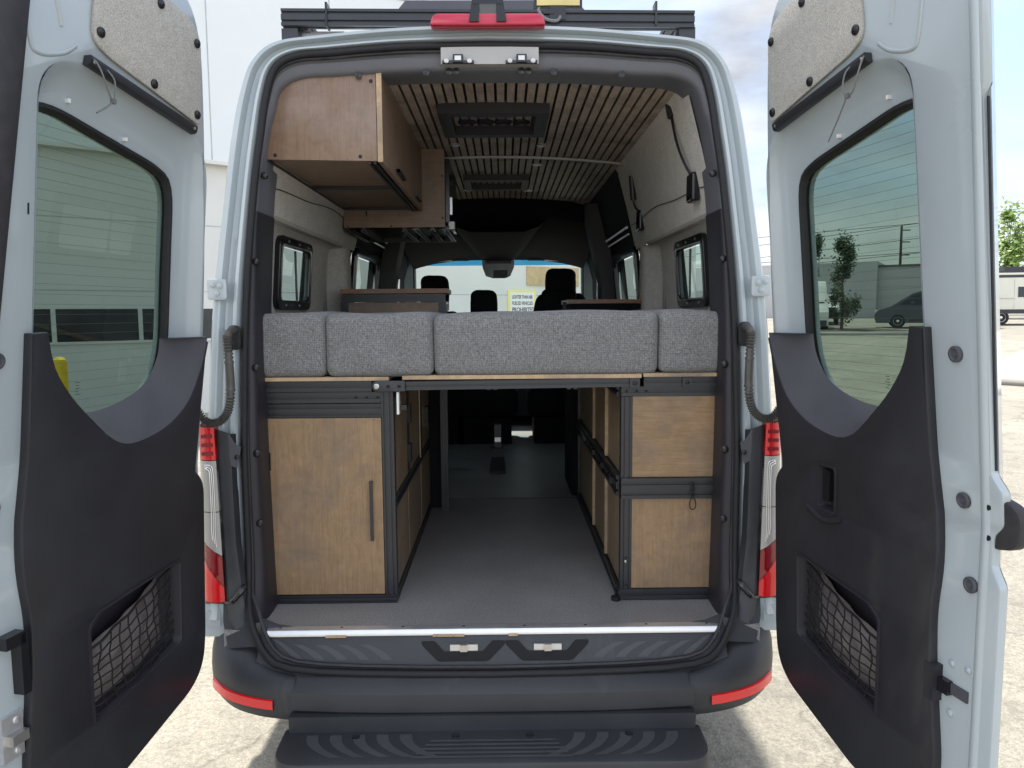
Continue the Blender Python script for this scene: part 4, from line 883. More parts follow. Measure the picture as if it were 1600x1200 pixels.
    # pressed ridges in the door sheet
    for pts in ([(.665, 2.47), (.70, 2.60), (.72, 2.72)], [(.62, 2.44), (.66, 2.41), (.73, 2.39), (.755, 2.42), (.775, 2.56), (.76, 2.66)]):
        bm = bmesh.new(); tube(bm, cr([(x, z, -.001) for x, z in pts], 5), .006, 6); put('pressed_rib', bm, M['paint'], D, 60)
    for x in (.909,):
        bm = bmesh.new(); loft(bm, [[V((x-.016, z, -.001)), V((x-.006, z, .006)), V((x+.006, z, .006)), V((x+.012, z, -.001))] for z in (.62, .66, 1.3, 2.0, 2.6, 2.7)]); put('pressed_rib', bm, M['paint'], D, 60)
    # black inner panel with window cut-out
    A = [(0.085, 1.716), (0.101, 1.655), (0.123, 1.6), (0.17, 1.52), (0.238, 1.468), (0.316, 1.438), (0.42, 1.424), (0.493, 1.448), (0.573, 1.515), (0.643, 1.585), (0.694, 1.66), (0.717, 1.748)]
    Bq = [(.235, 1.716), (.240, 1.672), (.256, 1.635), (.288, 1.592), (.335, 1.562), (.40, 1.540), (.48, 1.526), (.55, 1.530), (.62, 1.565), (.67, 1.62), (.70, 1.68), (.715, 1.748)]
    A_ = [V((p.x, p.y)) for p in cr([(a, b, 0) for a, b in A], 3)]; B_ = [V((p.x, p.y)) for p in cr([(a, b, 0) for a, b in Bq], 3)]
    rest = rpoly([(.764, 1.748, .004), (.773, 1.45, .05), (.800, 1.19, .08), (.782, 1.05, .05), (.788, .93, .04), (.816, .70, .02), (.816, .53, .03), (.64, .497, .1), (.525, .487, .03), (.192, .580, .05), (.133, .635, .05), (.114, .72, .05), (.085, 1.25, .05)], 5)
    pk = rpoly([(.232, 1.018, .012), (.245, .764, .02), (.605, .692, .015), (.603, .955, .012), (.560, .986, .012)], 4)
    hd = rpoly([(.330, 1.326, .01), (.402, 1.326, .01), (.405, 1.200, .01), (.330, 1.200, .01)], 3) if sg > 0 else None
    PN = put('inner_panel', plate([A_+rest, pk]+([hd] if hd else []), -.004, .024, .006), M['plastic'], D)
    if sg > 0:
        wp2 = None
    bm = bmesh.new(); loft(bm, [[V((p.x, p.y, w_)) for p in lp] for lp, w_ in ((A_, .022), ([a.lerp(b, .12) for a, b in zip(A_, B_)], .016), ([a.lerp(b, .5) for a, b in zip(A_, B_)], -.010), ([a.lerp(b, .9) for a, b in zip(A_, B_)], -.032), (B_, -.040))]); put('window_reveal', bm, M['plastic_soft'], D, 50)
    bm = bmesh.new(); loft(bm, [[V((x, 1.716, w_)) for w_ in (.022, -.04)] for x in (.085, .235)]); put('reveal_ledge', bm, M['plastic_soft'], D, 0)
    # net pocket
    bm = bmesh.new(); cp = V((.42, .85)); loft(bm, [[V((p.x, p.y, w_)) for p in [q_.lerp(cp, t) for q_ in pk]] for t, w_ in ((-.055, .023), (-.05, .028), (-.012, .028), (0, .024), (.03, -.02), (.16, -.05), (1, -.05))], True); pocket = put('door_pocket', bm, M['plastic_trim'], D, 40)
    def pq(a, b):   # pocket coordinates 0..1, lower part under the net
        lo_ = V((.246, .772)).lerp(V((.600, .700)), a); hi_ = V((.250, .998)).lerp(V((.600, .880)), a); p = lo_.lerp(hi_, b)
        bl = math.sin(math.pi*min(1, max(0, a)))**.7*math.sin(math.pi*(.12+.80*b))**.8
        return p, bl
    bm = bmesh.new(); rows = []
    for i in range(19):
        r_ = []
        for j in range(13):
            p, bl = pq(i/18, j/12*.93); r_.append(V((p.x, p.y, -.046+.052*bl+.007*math.sin(i*1.3+j*.5)*bl+.005*math.sin(j*1.7)*bl)))
        rows.append(r_)
    loft(bm, rows); put('pocket_pouch', bm, M['pouch'], D, 60)
    bm = bmesh.new()
    for k in range(9):
        b0 = k/8; pts = []
        for i in range(15):
            a = i/14; p, bl = pq(a, b0); pts.append((p.x, p.y-.016*math.sin(math.pi*a)*(1-b0)*.6, .0+.030*bl+.004*math.sin(a*22+k)))
        tube(bm, pts, .0024 if k < 8 else .004, 5)
    for k in range(10):
        a0 = (k+.5)/10; pts = []
        for i in range(9):
            b0 = i/8; p, bl = pq(min(.99, max(.01, a0+.06*math.sin(b0*3.0))), b0); pts.append((p.x, p.y, .0+.030*bl+.004*math.sin(b0*14+k)))
        tube(bm, pts, .0022, 5)
    put('storage_net', bm, M['rubber'], D, 60)
    # grommets, edge seal, latch parts
    for x, z in ((.838, 1.685), (.850, 1.345), (.878, 1.152)):
        bm = bmesh.new(); lathe(bm, (x, z, .001), (0, 0, 1), [(0, .019), (.006, .019), (.008, .014), (.004, .011), (.004, .006), (.007, .005), (.007, 0)], 20); put('grommet', bm, M['plastic_soft'], D)
    bm = bmesh.new(); loft(bm, [[V((x, z, w_)) for x, w_ in ((.9235, -.016), (.9245, -.011), (.928, -.010), (.929, -.013), (.9265, -.017))] for z in (1.43, 1.8, 2.232)], True, True); put('edge_seal', bm, M['rubber'], D, 60)
    bm = bmesh.new(); loft(bm, [[V((x, z, w_)) for x, w_ in ((.90, -.022), (.925, -.022), (.872, -.085), (.86, -.085))] for z in (.55, 1.3, 2.0, 2.72)], True, True); put('outer_skin_edge', bm, M['paint'], D, 40)
    bm = bmesh.new(); vs = [V((x, z, -.085)) for x, z in outl]; f = bm.faces.new([bm.verts.new((p.x, p.y, -.088)) for p in outl]); bmesh.ops.triangulate(bm, faces=[f])
    # outer skin: ring with window opening
    bm.free(); put('outer_skin', plate([[V((min(p.x, .868), p.y)) for p in outl], sh(rb, .012)], -.088, -.070, .004), M['paint'], D, 40)
    bm = bmesh.new(); ol_ = outl; loft(bm, [[V((min(p.x, mxu), p.y, w_)) for p in [q_.lerp(V((.5, 1.6)), .004) for q_ in ol_]] for w_, mxu in ((-.022, 2), (-.074, .872))], True); put('door_edge', bm, M['paint'], D, 40)
    if sg > 0:
        bm = xf(plate([[V((p.x, p.y)) for p in rpoly([(-.060, .0, .0), (-.060, .01, .0), (.060, .01, .0), (.075, -.025, .05), (.0, -.052, .05), (-.055, -.03, .04)][:0] or [(-.062, 0, .01), (.062, 0, .01), (.045, .055, .05), (-.045, .055, .05)], 8)]], -.016, .016, .006), lambda c: V((.926+c.y*1.25, 1.312+c.x, c.z-.02))); put('rubber_stop', bm, M['rubber_grey'], D)
        for z in (1.345, 1.275):
            bm = bmesh.new(); lathe(bm, (.916, z, -.001), (0, 0, 1), [(0, .007), (.005, .007), (.006, 0)], 12); put('bolt', bm, M['black_steel'], D)
        # pull handle recess
        bm = bmesh.new(); hc = V((.368, 1.262)); loft(bm, [[V((p.x, p.y, w_)) for p in [q_.lerp(hc, t) for q_ in hd]] for t, w_ in ((-.16, .024), (-.14, .0285), (-.02, .0285), (0, .024), (.06, -.005), (.2, -.012), (1, -.012))], True); ph = put('handle_recess', bm, M['plastic_trim'], D, 40)
        bm = bmesh.new(); box(bm, .338, .368, 1.222, 1.316, -.01, .018); put('pull_handle', bm, M['gloss'], D)
        bm = bmesh.new(); tube(bm, cr([(.27, 1.185, .020), (.36, 1.166, .026), (.44, 1.188, .021)], 6), .010, 8); put('panel_fold', bm, M['plastic'], D, 60)
        # latch plate
        bm = bmesh.new(); box(bm, .828, .886, .868, .895, -.002, .006); lt = put('latch', bm, M['plastic_soft'], D)
        bm = bmesh.new(); box(bm, .800, .838, .864, .898, .0, .016); put('latch_pawl', bm, M['gloss'], D)
        bm = bmesh.new(); box(bm, .776, .806, .835, .925, .0, .027); put('latch_cover', bm, M['plastic'], D)
        for x, z in ((.835, .942), (.882, .948), (.835, .818)):
            bm = bmesh.new(); lathe(bm, (x, z, -.001), (0, 0, 1), [(0, .009), (.004, .009), (.007, .004), (.007, 0)], 14); put('bolt', bm, M['paint'], D)
    else:
        bm = bmesh.new(); box(bm, .800, .822, .885, 1.035, .0, .03); box(bm, .806, .86, 1.01, 1.04, .0, .03); put('release_handle', bm, M['gloss'], D)
        bm = bmesh.new(); box(bm, .812, .87, .735, .845, -.002, .010); lt = put('latch_plate', bm, M['alu'], D)
        bm = bmesh.new(); box(bm, .815, .86, .775, .80, .008, .03); put('latch_bar', bm, M['steel'], D)
        for z in (.825, .75):
            bm = bmesh.new(); lathe(bm, (.828, z, .008), (0, 0, 1), [(0, .010), (.005, .009), (.006, 0)], 12); put('bolt', bm, M['alu'], D)
        bm = bmesh.new(); box(bm, .752, .756, 2.022, 2.048, -.001, .0015); put('vent_slot', bm, M['rubber'], D)
        bm = bmesh.new(); loft(bm, [[V((x+.760+(2.49-z)*.105, z, w_)) for x, w_ in ((.0, .0), (.004, .012), (.02, .018), (.09, .016), (.10, .0))] for z in (1.43, 1.8, 2.7)], False); put('gasket', bm, M['rubber_grey'], D, 60)
    return D
door(-1); door(1)

# ------------------------------------------------ roof rack and lamp
rk = empty('roof_rack', (0, .35, 2.78), 'black slotted roof rack bar running across the camper roof', 'roof rack')
bm = bmesh.new(); tslot(bm, (-.768, .35, 2.880), (.765, .35, 2.868), (0, 0, 1), .04, .060, 1, 2, .010, .008); obj('crossbar', bm, M['alu_black'], rk, 0)
for x in (-.74, .74):
    bm = newbox(x-.03, x+.03, .34, .40, 2.70, 2.842); obj('mount', bm, M['alu_black'], rk, 35, .004)
for x in (-.60, .62):
    bm = newbox(x-.004, x+.004, .325, .375, 2.845, 2.93); obj('strap_clip', bm, M['gloss'], rk, 0)
for x in (-.70, .70):
    bm = bmesh.new(); tslot(bm, (x, .37, 2.87), (x, 3.0, 2.87), (0, 0, 1), .04, .05, 1, 1); obj('side_rail', bm, M['alu_black'], rk, 0)
bm = newbox(-.71, -.55, .40, .55, 2.74, 2.852); rb_ = tag(obj('cable_bundle', bm, M['alu'], None, 35, .03), 'pale wrapped bundle tucked under the roof rack bar', 'bundle')
fb_ = empty('roof_fan_cover', (0, 1.2, 2.8), 'low black vent cover behind the rack on the camper roof', 'roof vent')
bm = bmesh.new(); loft(bm, [[V((x, y, z)) for x, y in ((-a, .98-b), (a, .98-b), (a, 1.6), (-a, 1.6))] for z, a, b in ((2.80, .43, .02), (3.14, .425, .02), (3.19, .385, .012), (3.197, .36, -.005))], True, True); obj('cover', bm, M['plastic_soft'], fb_, 30)
rl = empty('work_lamp', (.3, .40, 2.90), 'amber-faced work lamp clamped on the roof rack bar', 'lamp')
bm = newbox(.168, .347, .34, .42, 2.912, 3.01); lh = obj('lamp_housing', bm, M['gloss'], rl, 35, .008)
bm = newbox(.178, .337, .333, .3405, 2.919, 3.0); obj('lens', bm, M['amber'], rl, 35, .003)
bm = bmesh.new(); box(bm, .225, .285, .325, .40, 2.865, 2.913); box(bm, .20, .24, .322, .36, 2.885, 2.90); obj('clamp', bm, M['gloss'], rl, 35, .006)
bm = bmesh.new(); tube(bm, cr([(.19, .35, 2.92), (.185, .325, 2.895), (.21, .318, 2.865), (.25, .318, 2.858), (.265, .32, 2.875)], 5), .006, 6); obj('cable', bm, M['tie'], rl)

# ------------------------------------------------ bed platform and cushions
bed = empty('bed_platform', (0, .8, 1.5), 'ply bed platform on black slotted rails spanning the two rear cabinets', 'bed frame')
bm = newbox(-.86, -.375, .165, 1.42, 1.543, 1.556); obj('deck', bm, M['wood_edge'], bed, 0)
bm = newbox(-.325, .548, .160, 1.42, 1.546, 1.560); obj('deck', bm, M['wood_edge'], bed, 0)
bm = newbox(.556, .87, .165, 1.42, 1.549, 1.562); obj('deck', bm, M['wood_edge'], bed, 0)
bm = bmesh.new(); tslot(bm, (-.385, .185, 1.522), (.535, .185, 1.529), (0, 0, 1), .04, .032, 1, 1, .008, .006); obj('slide_rail', bm, M['alu_black'], bed, 0)
bm = bmesh.new(); tslot(bm, (-.86, .195, 1.522), (-.44, .195, 1.522), (0, 0, 1), .04, .040, 1, 1, .010, .007); obj('end_rail', bm, M['alu_black'], bed, 0)
bm = bmesh.new(); tslot(bm, (.56, .195, 1.530), (.87, .195, 1.530), (0, 0, 1), .04, .036, 1, 1, .009, .006); obj('end_rail', bm, M['alu_black'], bed, 0)
for x in (-.30, 0, .3, .50):
    bm = bmesh.new(); tslot(bm, (x, .22, 1.520), (x, 1.4, 1.520), (0, 0, 1), .04, .04); obj('cross_rail', bm, M['alu_black'], bed, 0)
ol = rpoly([(-.435, 1.503, .02), (-.315, 1.503, .003), (-.315, 1.543, .003), (-.435, 1.543, .02)], 5)
bm = xf(plate([ol], 0, .008, .002), lambda c: V((c.x, .160-c.z, c.y))); hg = obj('joint_plate', bm, M['alu_black'], bed)
for x, r_ in ((-.418, .010), (-.375, .006), (-.335, .006)):
    bm = bmesh.new(); lathe(bm, (x, .152, 1.523), (0, -1, 0), [(0, r_), (.005, r_), (.006, r_*.6), (.003, r_*.4), (.003, 0)], 14); obj('bolt', bm, M['steel'] if r_ > .008 else M['black_steel'], hg)
bm = newbox(.505, .542, .158, .167, 1.510, 1.545); e2 = obj('joint_plate', bm, M['alu_black'], bed, 35, .004)
bm = bmesh.new(); lathe(bm, (.524, .158, 1.527), (0, -1, 0), [(0, .009), (.004, .009), (.005, 0)], 14); obj('bolt', bm, M['black_steel'], e2)
bm = newbox(.70, .735, .166, .175, 1.512, 1.545); e3 = obj('joint_plate', bm, M['alu_black'], bed, 35, .004)
bm = bmesh.new(); lathe(bm, (.717, .166, 1.528), (0, -1, 0), [(0, .008), (.004, .008), (.005, 0)], 14); obj('bolt', bm, M['black_steel'], e3)
bm = newbox(-.348, -.340, .165, .20, 1.418, 1.500); obj('latch_tab', bm, M['sign_white'], bed, 35, .001)
bm = newbox(-.332, -.312, .17, .20, 1.434, 1.452); obj('latch_knob', bm, M['gloss'], bed, 35, .003)
for (x0, x1, lab) in ((-.90, -.606, 'narrow grey tweed cushion at the end of the bed under the overhead cabinet'), (-.602, -.214, 'square grey tweed cushion second from the overhead cabinet side'), (-.209, .610, 'longest grey tweed cushion in the middle of the bed'), (.616, .91, 'narrow grey tweed cushion at the end of the bed under the reading lamps')):
    dz = .006 if x0 > .6 else 0
    bm = rbox((x0, .165, 1.556+dz), (x1, 1.40, 1.786+dz*.4), .030, (10, 10, 5), .005, int((x0+2)*100)); cu = obj('bed_cushion', bm, M['weave'], None, 60); tag(cu, lab, 'cushion', 'bed cushions')

# ------------------------------------------------ left storage cabinet
def screw(parent, p, ax, r=.005, m='black_steel'):
    bm = bmesh.new(); lathe(bm, p, ax, [(0, r), (.002, r), (.0035, r*.5), (.003, 0)], 12); obj('screw', bm, M[m], parent)
cl = empty('storage_cabinet', (-.62, .9, .70), 'brown ply cabinet with one tall handled door beneath the bed', 'cabinet')
Y = .18
fr = bmesh.new()
tslot(fr, (-.385, Y+.02, .70), (-.385, Y+.02, 1.500), (0, 1, 0), .044, .04, 2, 1, .008, .006)
obj('frame_post', fr, M['alu_black'], cl, 0)
fr = bmesh.new(); tslot(fr, (-.86, Y+.02, 1.480), (-.408, Y+.02, 1.480), (0, 0, 1), .04, .040, 1, 1, .010, .007); obj('frame_rail', fr, M['alu_black'], cl, 0)
fr = bmesh.new(); tslot(fr, (-.86, Y+.025, 1.431), (-.408, Y+.025, 1.431), (0, 0, 1), .04, .050, 1, 2, .010, .007); obj('frame_rail', fr, M['alu_black'], cl, 0)
fr = bmesh.new(); tslot(fr, (-.87, Y+.015, .717), (-.364, Y+.015, .717), (0, 0, 1), .04, .032, 1, 2, .006, .005); obj('frame_rail', fr, M['alu_black'], cl, 0)
bm = newbox(-.845, -.409, Y-.004, Y+.014, .737, 1.404); cd_ = obj('door', bm, M['wood_v'], cl, 35, .0015)
bm = newbox(-.455, -.444, Y-.022, Y-.012, .945, 1.170); box(bm, -.455, -.444, Y-.012, Y-.004, .945, .955); box(bm, -.455, -.444, Y-.012, Y-.004, 1.160, 1.170); obj('handle', bm, M['alu_black'], cd_, 35, .0015)
for z in (1.245, .895):
    bm = newbox(-.85, -.818, Y-.012, Y-.003, z-.033, z+.033); hi_ = obj('hinge', bm, M['gloss'], cd_, 35, .003)
for i, x in enumerate((-.50, -.46, -.42)): screw(cl, (x, Y-.001, 1.480), (0, -1, 0), .004)
# cabinet side facing the aisle
for (y0, y1, z0, z1) in ((.225, .62, 1.10, 1.47), (.64, 1.10, 1.10, 1.47), (1.13, 1.72, 1.10, 1.47), (.225, .62, .735, 1.055), (.64, 1.10, .735, 1.055), (1.13, 1.72, .735, 1.055)):
    bm = newbox(-.388, -.372, y0, y1, z0, z1); obj('side_panel', bm, M['wood_side'], cl, 0)
for z, nh, ht in ((1.078, 1, .04), (.717, 1, .032), (1.487, 1, .03)):
    fr = bmesh.new(); tslot(fr, (-.380, .225, z), (-.380, 1.74, z), (0, 0, 1), .034, ht, 1, nh, .008, .006); obj('frame_rail', fr, M['alu_black'], cl, 0)
fr = bmesh.new(); tslot(fr, (-.385, 1.75, .70), (-.385, 1.75, 1.53), (0, 1, 0), .06, .06, 2, 1, .008, .006); obj('frame_post', fr, M['alu_black'], cl, 0)
for y in (.63, 1.115):
    bm = newbox(-.371, -.364, y-.008, y+.008, 1.10, 1.47); obj('side_strip', bm, M['backing'], cl, 0)
bm = newbox(-.3655, -.360, 1.02, 1.030, 1.09, 1.46); obj('raw_edge', bm, M['wood_edge'], cl, 0)
for z0, z1 in ((1.15, 1.23), (1.32, 1.40)):
    bm = newbox(-.372, -.355, .61, .65, z0, z1); obj('hinge', bm, M['black_steel'], cl, 35, .003)
bm = newbox(-.90, -.40, .24, 1.72, .702, 1.46); obj('carcass', bm, M['backing'], cl, 0)
bm = newbox(-.372, -.350, 1.30, 1.38, 1.20, 1.30); obj('catch', bm, M['gloss'], cl, 35, .004)

# ------------------------------------------------ right storage cabinet
crn = empty('drawer_cabinet', (.7, .9, .70), 'brown ply cabinet with upper and lower panels and a slotted rail between, beneath the bed', 'cabinet')
fr = bmesh.new(); tslot(fr, (.498, Y+.02, .70), (.498, Y+.02, 1.474), (0, 1, 0), .040, .04, 2, 1, .007, .006); obj('frame_post', fr, M['alu_black'], crn, 0)
fr = bmesh.new(); tslot(fr, (.478, Y+.02, 1.494), (.87, Y+.02, 1.494), (0, 0, 1), .04, .036, 1, 1, .010, .007); obj('frame_rail', fr, M['alu_black'], crn, 0)
fr = bmesh.new(); tslot(fr, (.478, Y+.012, 1.131), (.87, Y+.012, 1.131), (0, 0, 1), .044, .078, 1, 2, .012, .008); obj('slotted_rail', fr, M['alu_black'], crn, 0)
fr = bmesh.new(); tslot(fr, (.474, Y+.015, .724), (.87, Y+.015, .724), (0, 0, 1), .04, .040, 1, 1, .010, .007); obj('frame_rail', fr, M['alu_black'], crn, 0)
bm = newbox(.520, .87, Y+.004, Y+.018, 1.172, 1.475); obj('upper_panel', bm, M['wood_h'], crn, 35, .001)
bm = newbox(.520, .87, Y+.004, Y+.018, .746, 1.090); obj('lower_panel', bm, M['wood_v'], crn, 35, .001)
for x in (.498, .535, .57): screw(crn, (x, Y-.001, 1.496), (0, -1, 0), .004)
for z in (.865, .850, .76): screw(crn, (.498, Y, z), (0, -1, 0), .005, 'steel' if z < .86 and z > .8 else 'black_steel')
bm = bmesh.new(); lathe(bm, (.462, Y+.0, .702), (0, 0, 1), [(0, .018), (.012, .018), (.016, .012), (.016, 0)], 16); obj('foot', bm, M['gloss'], crn)
for (y0, y1, z0, z1) in ((.225, .60, 1.175, 1.475), (.60, 1.02, 1.175, 1.475), (1.05, 1.72, 1.175, 1.475), (.225, .60, .745, 1.085), (.60, 1.02, .745, 1.085), (1.05, 1.72, .745, 1.085)):
    bm = newbox(.486, .50, y0, y1, z0, z1); obj('side_panel', bm, M['wood_side'], crn, 0)
for y, za in ((.60, .0), (1.04, .0)):
    for z0, z1 in ((1.175, 1.475), (.745, 1.085)):
        bm = newbox(.474, .486, y-.009, y+.009, z0, z1); obj('raw_edge', bm, M['wood_edge'], crn, 0)
for z, ht, nh in ((1.131, .076, 2), (.722, .036, 1), (1.492, .034, 1)):
    fr = bmesh.new(); tslot(fr, (.484, .225, z), (.484, 1.74, z), (0, 0, 1), .034, ht, 1, nh, .010, .007); obj('slotted_rail', fr, M['alu_black'], crn, 0)
for y in (.33, .40, .62, .92, 1.30):
    bm = newbox(.456, .468, y-.02, y+.02, 1.118, 1.144); obj('rail_stop', bm, M['gloss'], crn, 35, .004)
fr = bmesh.new(); tslot(fr, (.50, 1.75, .70), (.50, 1.75, 1.53), (0, 1, 0), .06, .06, 2, 1, .008, .006); obj('frame_post', fr, M['alu_black'], crn, 0)
bm = newbox(.506, .92, .24, 1.72, .702, 1.46); obj('carcass', bm, M['backing'], crn, 0)
hk = empty('snap_hook', (.742, Y-.02, 1.07), 'small black snap hook hanging from the slotted rail of the cabinet', 'hook')
bm = bmesh.new(); tube(bm, cr([(.742, Y-.022, 1.10), (.752, Y-.024, 1.085), (.752, Y-.024, 1.062), (.742, Y-.024, 1.054), (.732, Y-.024, 1.062), (.732, Y-.024, 1.085)], 4, True), .0022, 6, True); obj('ring', bm, M['black_steel'], hk)
bm = bmesh.new()
for i in range(3): tube(bm, cr([(.742+.006*(i % 2), Y-.018-.001*i, 1.155-.018*i), (.750, Y-.020, 1.146-.018*i), (.742, Y-.022, 1.137-.018*i), (.735, Y-.020, 1.146-.018*i)], 4, True), .0022, 6, True)
obj('chain', bm, M['black_steel'], hk)

# ------------------------------------------------ overhead cabinets
oh = empty('overhead_cabinet', (-.6, .8, 2.35), 'brown ply overhead cabinet nearest the rear doors with screwed end panel', 'cabinet')
ol = rpoly([(-.815, 2.338, 0), (-.402, 2.330, 0), (-.402, 2.650, 0), (-.69, 2.632, .03), (-.77, 2.56, .05)], 5)
bm = xf(plate([ol], 0, .014, .0008), lambda c: V((c.x, .19+c.z, c.y))); ep = obj('end_panel', bm, M['wood_oh'], oh)
for x, z in ((-.765, 2.352), (-.462, 2.346), (-.418, 2.607)): screw(oh, (x, .190, z), (0, -1, 0), .0065)
bm = newbox(-.398, -.382, .188, 1.495, 2.326, 2.648); dr_ = obj('door', bm, M['wood_oh2'], oh, 35, .001)
bm = newbox(-.3995, -.3805, .1865, .1885, 2.327, 2.647); obj('door_edge', bm, M['wood_edge'], oh, 0)
bm = newbox(-.379, -.366, .52, .72, 2.352, 2.364); box(bm, -.383, -.366, .52, .53, 2.352, 2.364); box(bm, -.383, -.366, .71, .72, 2.352, 2.364); obj('handle', bm, M['alu_black'], dr_, 35, .001)
bm = newbox(-.379, -.366, 1.15, 1.35, 2.352, 2.364); obj('handle', bm, M['alu_black'], dr_, 35, .001)
bm = newbox(-.80, -.405, .205, .80, 2.345, 2.355); obj('bottom_panel', bm, M['wood_oh2'], oh, 0)
bm = newbox(-.80, -.405, .84, 1.47, 2.345, 2.355); obj('bottom_panel', bm, M['wood_oh2'], oh, 0)
for a, b in (((-.805, .205, 2.345), (-.805, 1.49, 2.345)), ((-.422, .205, 2.337), (-.422, 1.49, 2.337))):
    fr = bmesh.new(); tslot(fr, a, b, (0, 0, 1), .03, .026, 1, 1, .008, .006); obj('frame_rail', fr, M['alu_black'], oh, 0)
for y in (.82, 1.48):
    bm = newbox(-.80, -.437, y-.015, y+.015, 2.333, 2.350); obj('frame_rail', bm, M['alu_black'], oh, 0)
bm = newbox(-.80, -.40, .21, 1.49, 2.358, 2.62); obj('carcass', bm, M['wood_oh2'], oh, 0)
o2 = empty('overhead_cabinet', (-.55, 1.8, 2.24), 'deeper brown ply overhead cabinet further inside with black slotted frame below', 'cabinet')
bm = newbox(-.80, -.262, 1.502, 1.516, 2.243, 2.65); obj('end_panel', bm, M['wood_oh2'], o2, 35, .001)
for x, z in ((-.275, 2.51), (-.275, 2.29), (-.55, 2.25), (-.78, 2.25)): screw(o2, (x, 1.502, z), (0, -1, 0), .005)
bm = newbox(-.80, -.262, 1.516, 2.12, 2.27, 2.60); obj('carcass', bm, M['headliner'], o2, 0)
bm = newbox(-.258, -.238, 1.51, 2.12, 2.27, 2.60); obj('door', bm, M['gloss'], o2, 35, .002)
bm = newbox(-.236, -.224, 1.515, 1.53, 2.31, 2.40); obj('handle', bm, M['alu'], o2, 35, .002)
for x in (-.785, -.70, -.48, -.41, -.33, -.255):
    fr = bmesh.new(); tslot(fr, (x, 1.518, 2.237), (x, 2.14, 2.237), (0, 0, 1), .028, .028, 1, 1, .008, .006); obj('frame_rail', fr, M['alu_black'], o2, 0)
fr = bmesh.new(); tslot(fr, (-.80, 2.13, 2.237), (-.24, 2.13, 2.237), (0, 0, 1), .028, .028, 1, 1, .008, .006); obj('frame_rail', fr, M['alu_black'], o2, 0)
for x0, x1 in ((-.47, -.42), (-.40, -.34), (-.315, -.27)):
    bm = newbox(x0, x1, 1.60, 2.05, 2.246, 2.252); obj('gloss_shelf', bm, M['gloss'], o2, 0)
bm = newbox(-.245, -.215, 1.53, 1.60, 2.235, 2.275); obj('corner_bracket', bm, M['sign_white'], o2, 35, .004)
bm = bmesh.new(); tube(bm, [(-.68, 1.501, 2.33), (-.68, 1.500, 2.305)], .004, 6); obj('hook', bm, M['black_steel'], o2)

# ------------------------------------------------ galley counters
k1 = empty('kitchen_counter', (-.55, 2.0, .70), 'galley counter with block-wood top and black slotted frame beyond the bed', 'counter')
bm = newbox(-.83, -.258, 1.50, 1.84, 1.893, 1.918); obj('worktop', bm, M['wood_dark'], k1, 35, .003)
fr = bmesh.new(); tslot(fr, (-.82, 1.522, 1.868), (-.27, 1.522, 1.868), (0, 0, 1), .04, .042, 1, 1, .009, .007); obj('frame_rail', fr, M['alu_black'], k1, 0)
for x in (-.81, -.285):
    fr = bmesh.new(); tslot(fr, (x, 1.522, .70), (x, 1.522, 1.847), (0, 1, 0), .04, .04, 1, 1, .009, .007); obj('frame_post', fr, M['alu_black'], k1, 0)
bm = newbox(-.79, -.305, 1.512, 1.524, 1.56, 1.845); obj('end_panel', bm, M['wood_oh2'], k1, 0)
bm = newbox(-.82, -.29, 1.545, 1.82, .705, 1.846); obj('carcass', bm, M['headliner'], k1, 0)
for i, z in enumerate((1.80, 1.73, 1.66, 1.58)):
    bm = newbox(-.288, -.266, 1.56, 1.75, z, z+.05); dw = obj('drawer', bm, M['alu_black'], k1, 35, .002)
    bm = newbox(-.266, -.262, 1.555, 1.66, z+.035, z+.045); obj('drawer_pull', bm, M['alu'], dw, 0)
k2 = empty('side_counter', (.65, 2.2, .70), 'narrow counter with reddish wood top on the sliding door side beyond the bed', 'counter')
bm = newbox(.42, .90, 1.77, 2.3, 1.835, 1.858); obj('worktop', bm, M['wood_dark'], k2, 35, .003)
bm = newbox(.44, .88, 1.79, 2.28, .705, 1.833); obj('carcass', bm, M['headliner'], k2, 0)
bm = bmesh.new(); tube(bm, [(.40, 1.80, 1.845), (.40, 1.80, 1.79)], .012, 10); obj('fiddle_peg', bm, M['alu_black'], k2)

# ------------------------------------------------ reading lamps
for i, (bp, hp_, lab) in enumerate((((.795, .45, 2.272), (.722, .56, 2.625), 'black gooseneck reading lamp on the wall lining nearest the rear opening'), ((.800, 1.62, 2.285), (.755, 1.60, 2.455), 'black gooseneck reading lamp further inside beside the sliding door opening'))):
    L = empty('reading_lamp', bp, lab, 'reading lamp', 'gooseneck reading lamps'); bp, hp_ = V(bp), V(hp_)
    bm = xf(rbox((-.014, -.048, -.056), (.020, .048, .056), .010, (2, 3, 3)), lambda c: c+bp); obj('base', bm, M['gloss'], L, 60)
    mid = bp.lerp(hp_, .55)+V((-.012, .0, .0)); st = bp+V((-.006, 0, .048))
    nk = cr([st, st.lerp(mid, .4)+V((-.006, 0, .0)), mid, hp_+(mid-hp_).normalized()*.06], 6)
    bm = bmesh.new(); tube(bm, nk, .0055, 8); obj('neck', bm, M['black_steel'], L)
    d = (hp_-mid).normalized(); bm = bmesh.new(); cyl(bm, hp_-d*.062, d, .017, .10 if i == 0 else .13, 18); hd_ = obj('lamp_head', bm, M['alu_black'], L, 40, .003)

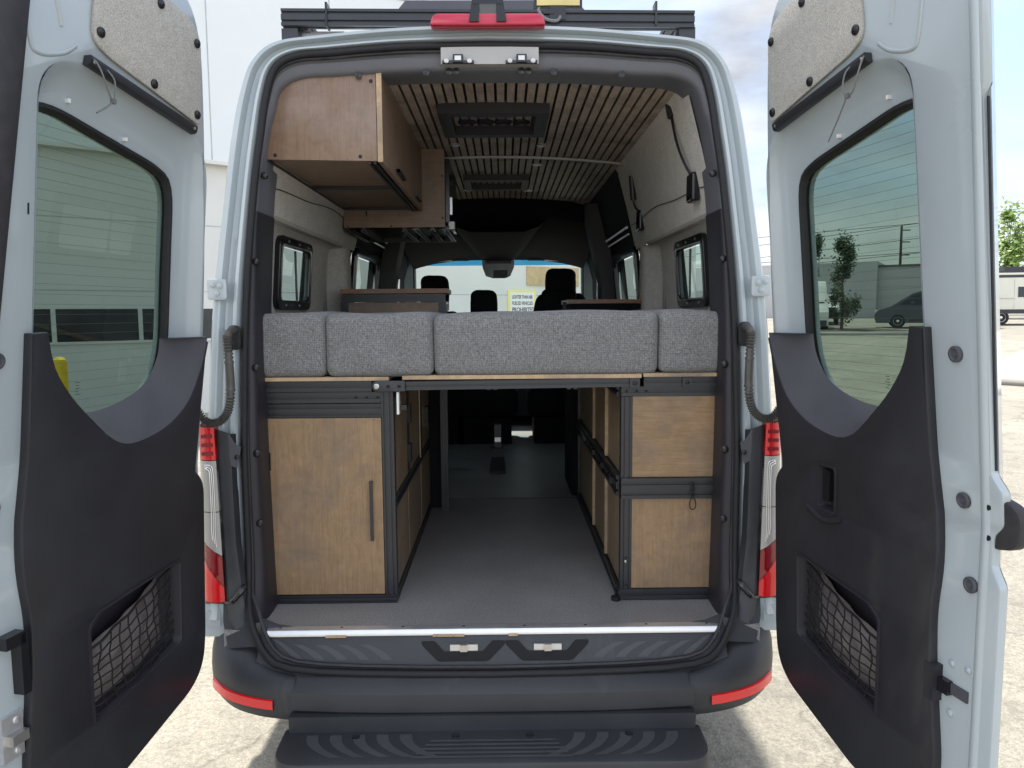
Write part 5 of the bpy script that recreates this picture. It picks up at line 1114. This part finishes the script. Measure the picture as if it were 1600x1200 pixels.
# ------------------------------------------------ seats, table post
def seat(x, top, wdt, label, shoulder, yy=3.62):
    s = empty('cab_seat', (x, yy, .70), label, 'seat', 'cab seats')
    bm = rbox((x-wdt/2, yy-.07, top-.30), (x+wdt/2, yy+.07, top), .05, (3, 2, 3), .008, 3); hr = obj('headrest', bm, M['dark_fabric'], s, 60)
    bm = bmesh.new()
    for dx in (-.06, .06): tube(bm, [(x+dx, yy, top-.34), (x+dx, yy, top-.28)], .008, 8)
    obj('headrest_post', bm, M['steel'], s)
    bm = rbox((x-.27, yy-.09, 1.18), (x+.27, yy+.10, shoulder), .06, (4, 2, 6), .01, 5)
    for v in bm.verts:
        k = max(0, (v.co.z-1.5)/(shoulder-1.5)); v.co.x = x+(v.co.x-x)*(1-.28*k)
    obj('backrest', bm, M['dark_fabric'], s, 60)
    bm = rbox((x-.27, yy-.05, .92), (x+.27, yy+.55, 1.17), .06, (4, 4, 2), .01, 6); obj('seat_base', bm, M['dark_fabric'], s, 60)
    bm = newbox(x-.22, x+.22, yy, yy+.45, .694, .93); obj('pedestal', bm, M['headliner'], s, 35, .01)
seat(-.515, 2.085, .215, 'black driver seat with headrest behind the galley counter', 1.79)
seat(-.115, 1.965, .205, 'black middle seat with low headrest in front of the windscreen', 1.70)
seat(.515, 2.135, .235, 'black passenger seat with tall headrest and shoulder, covering part of the wall sign', 1.93)
bm = rbox((.355, 3.50, 1.5), (.64, 3.66, 1.975), .05, (3, 2, 3)); obj('shoulder_bolster', bm, M['dark_fabric'], bpy.data.objects['cab_seat.002'], 60)
tp = empty('table_pedestal', (-.005, 2.5, .70), 'black table leg socket standing on the floor of the aisle', 'table leg')
bm = bmesh.new(); loft(bm, [[V((x, y, z)) for x, y in ((-.06-.0, 2.44), (.052, 2.44), (.052, 2.62), (-.06, 2.62))] for z in (.70, .712)]+[[V((x, y, z)) for x, y in ((-.045, 2.5), (.038, 2.5), (.038, 2.6), (-.045, 2.6))] for z in (.80, .86)], True, True); obj('foot', bm, M['plastic_trim'], tp, 30, .004)
bm = newbox(-.025, .022, 2.54, 2.58, .86, 1.02); obj('post', bm, M['alu_black'], tp, 35, .003)
bm = newbox(-.022, .019, 2.536, 2.54, .90, .93); obj('clamp', bm, M['alu'], tp, 0)
for o in list(scene.objects):
    if o.type == 'MESH' and not o.data.polygons: bpy.data.objects.remove(o)
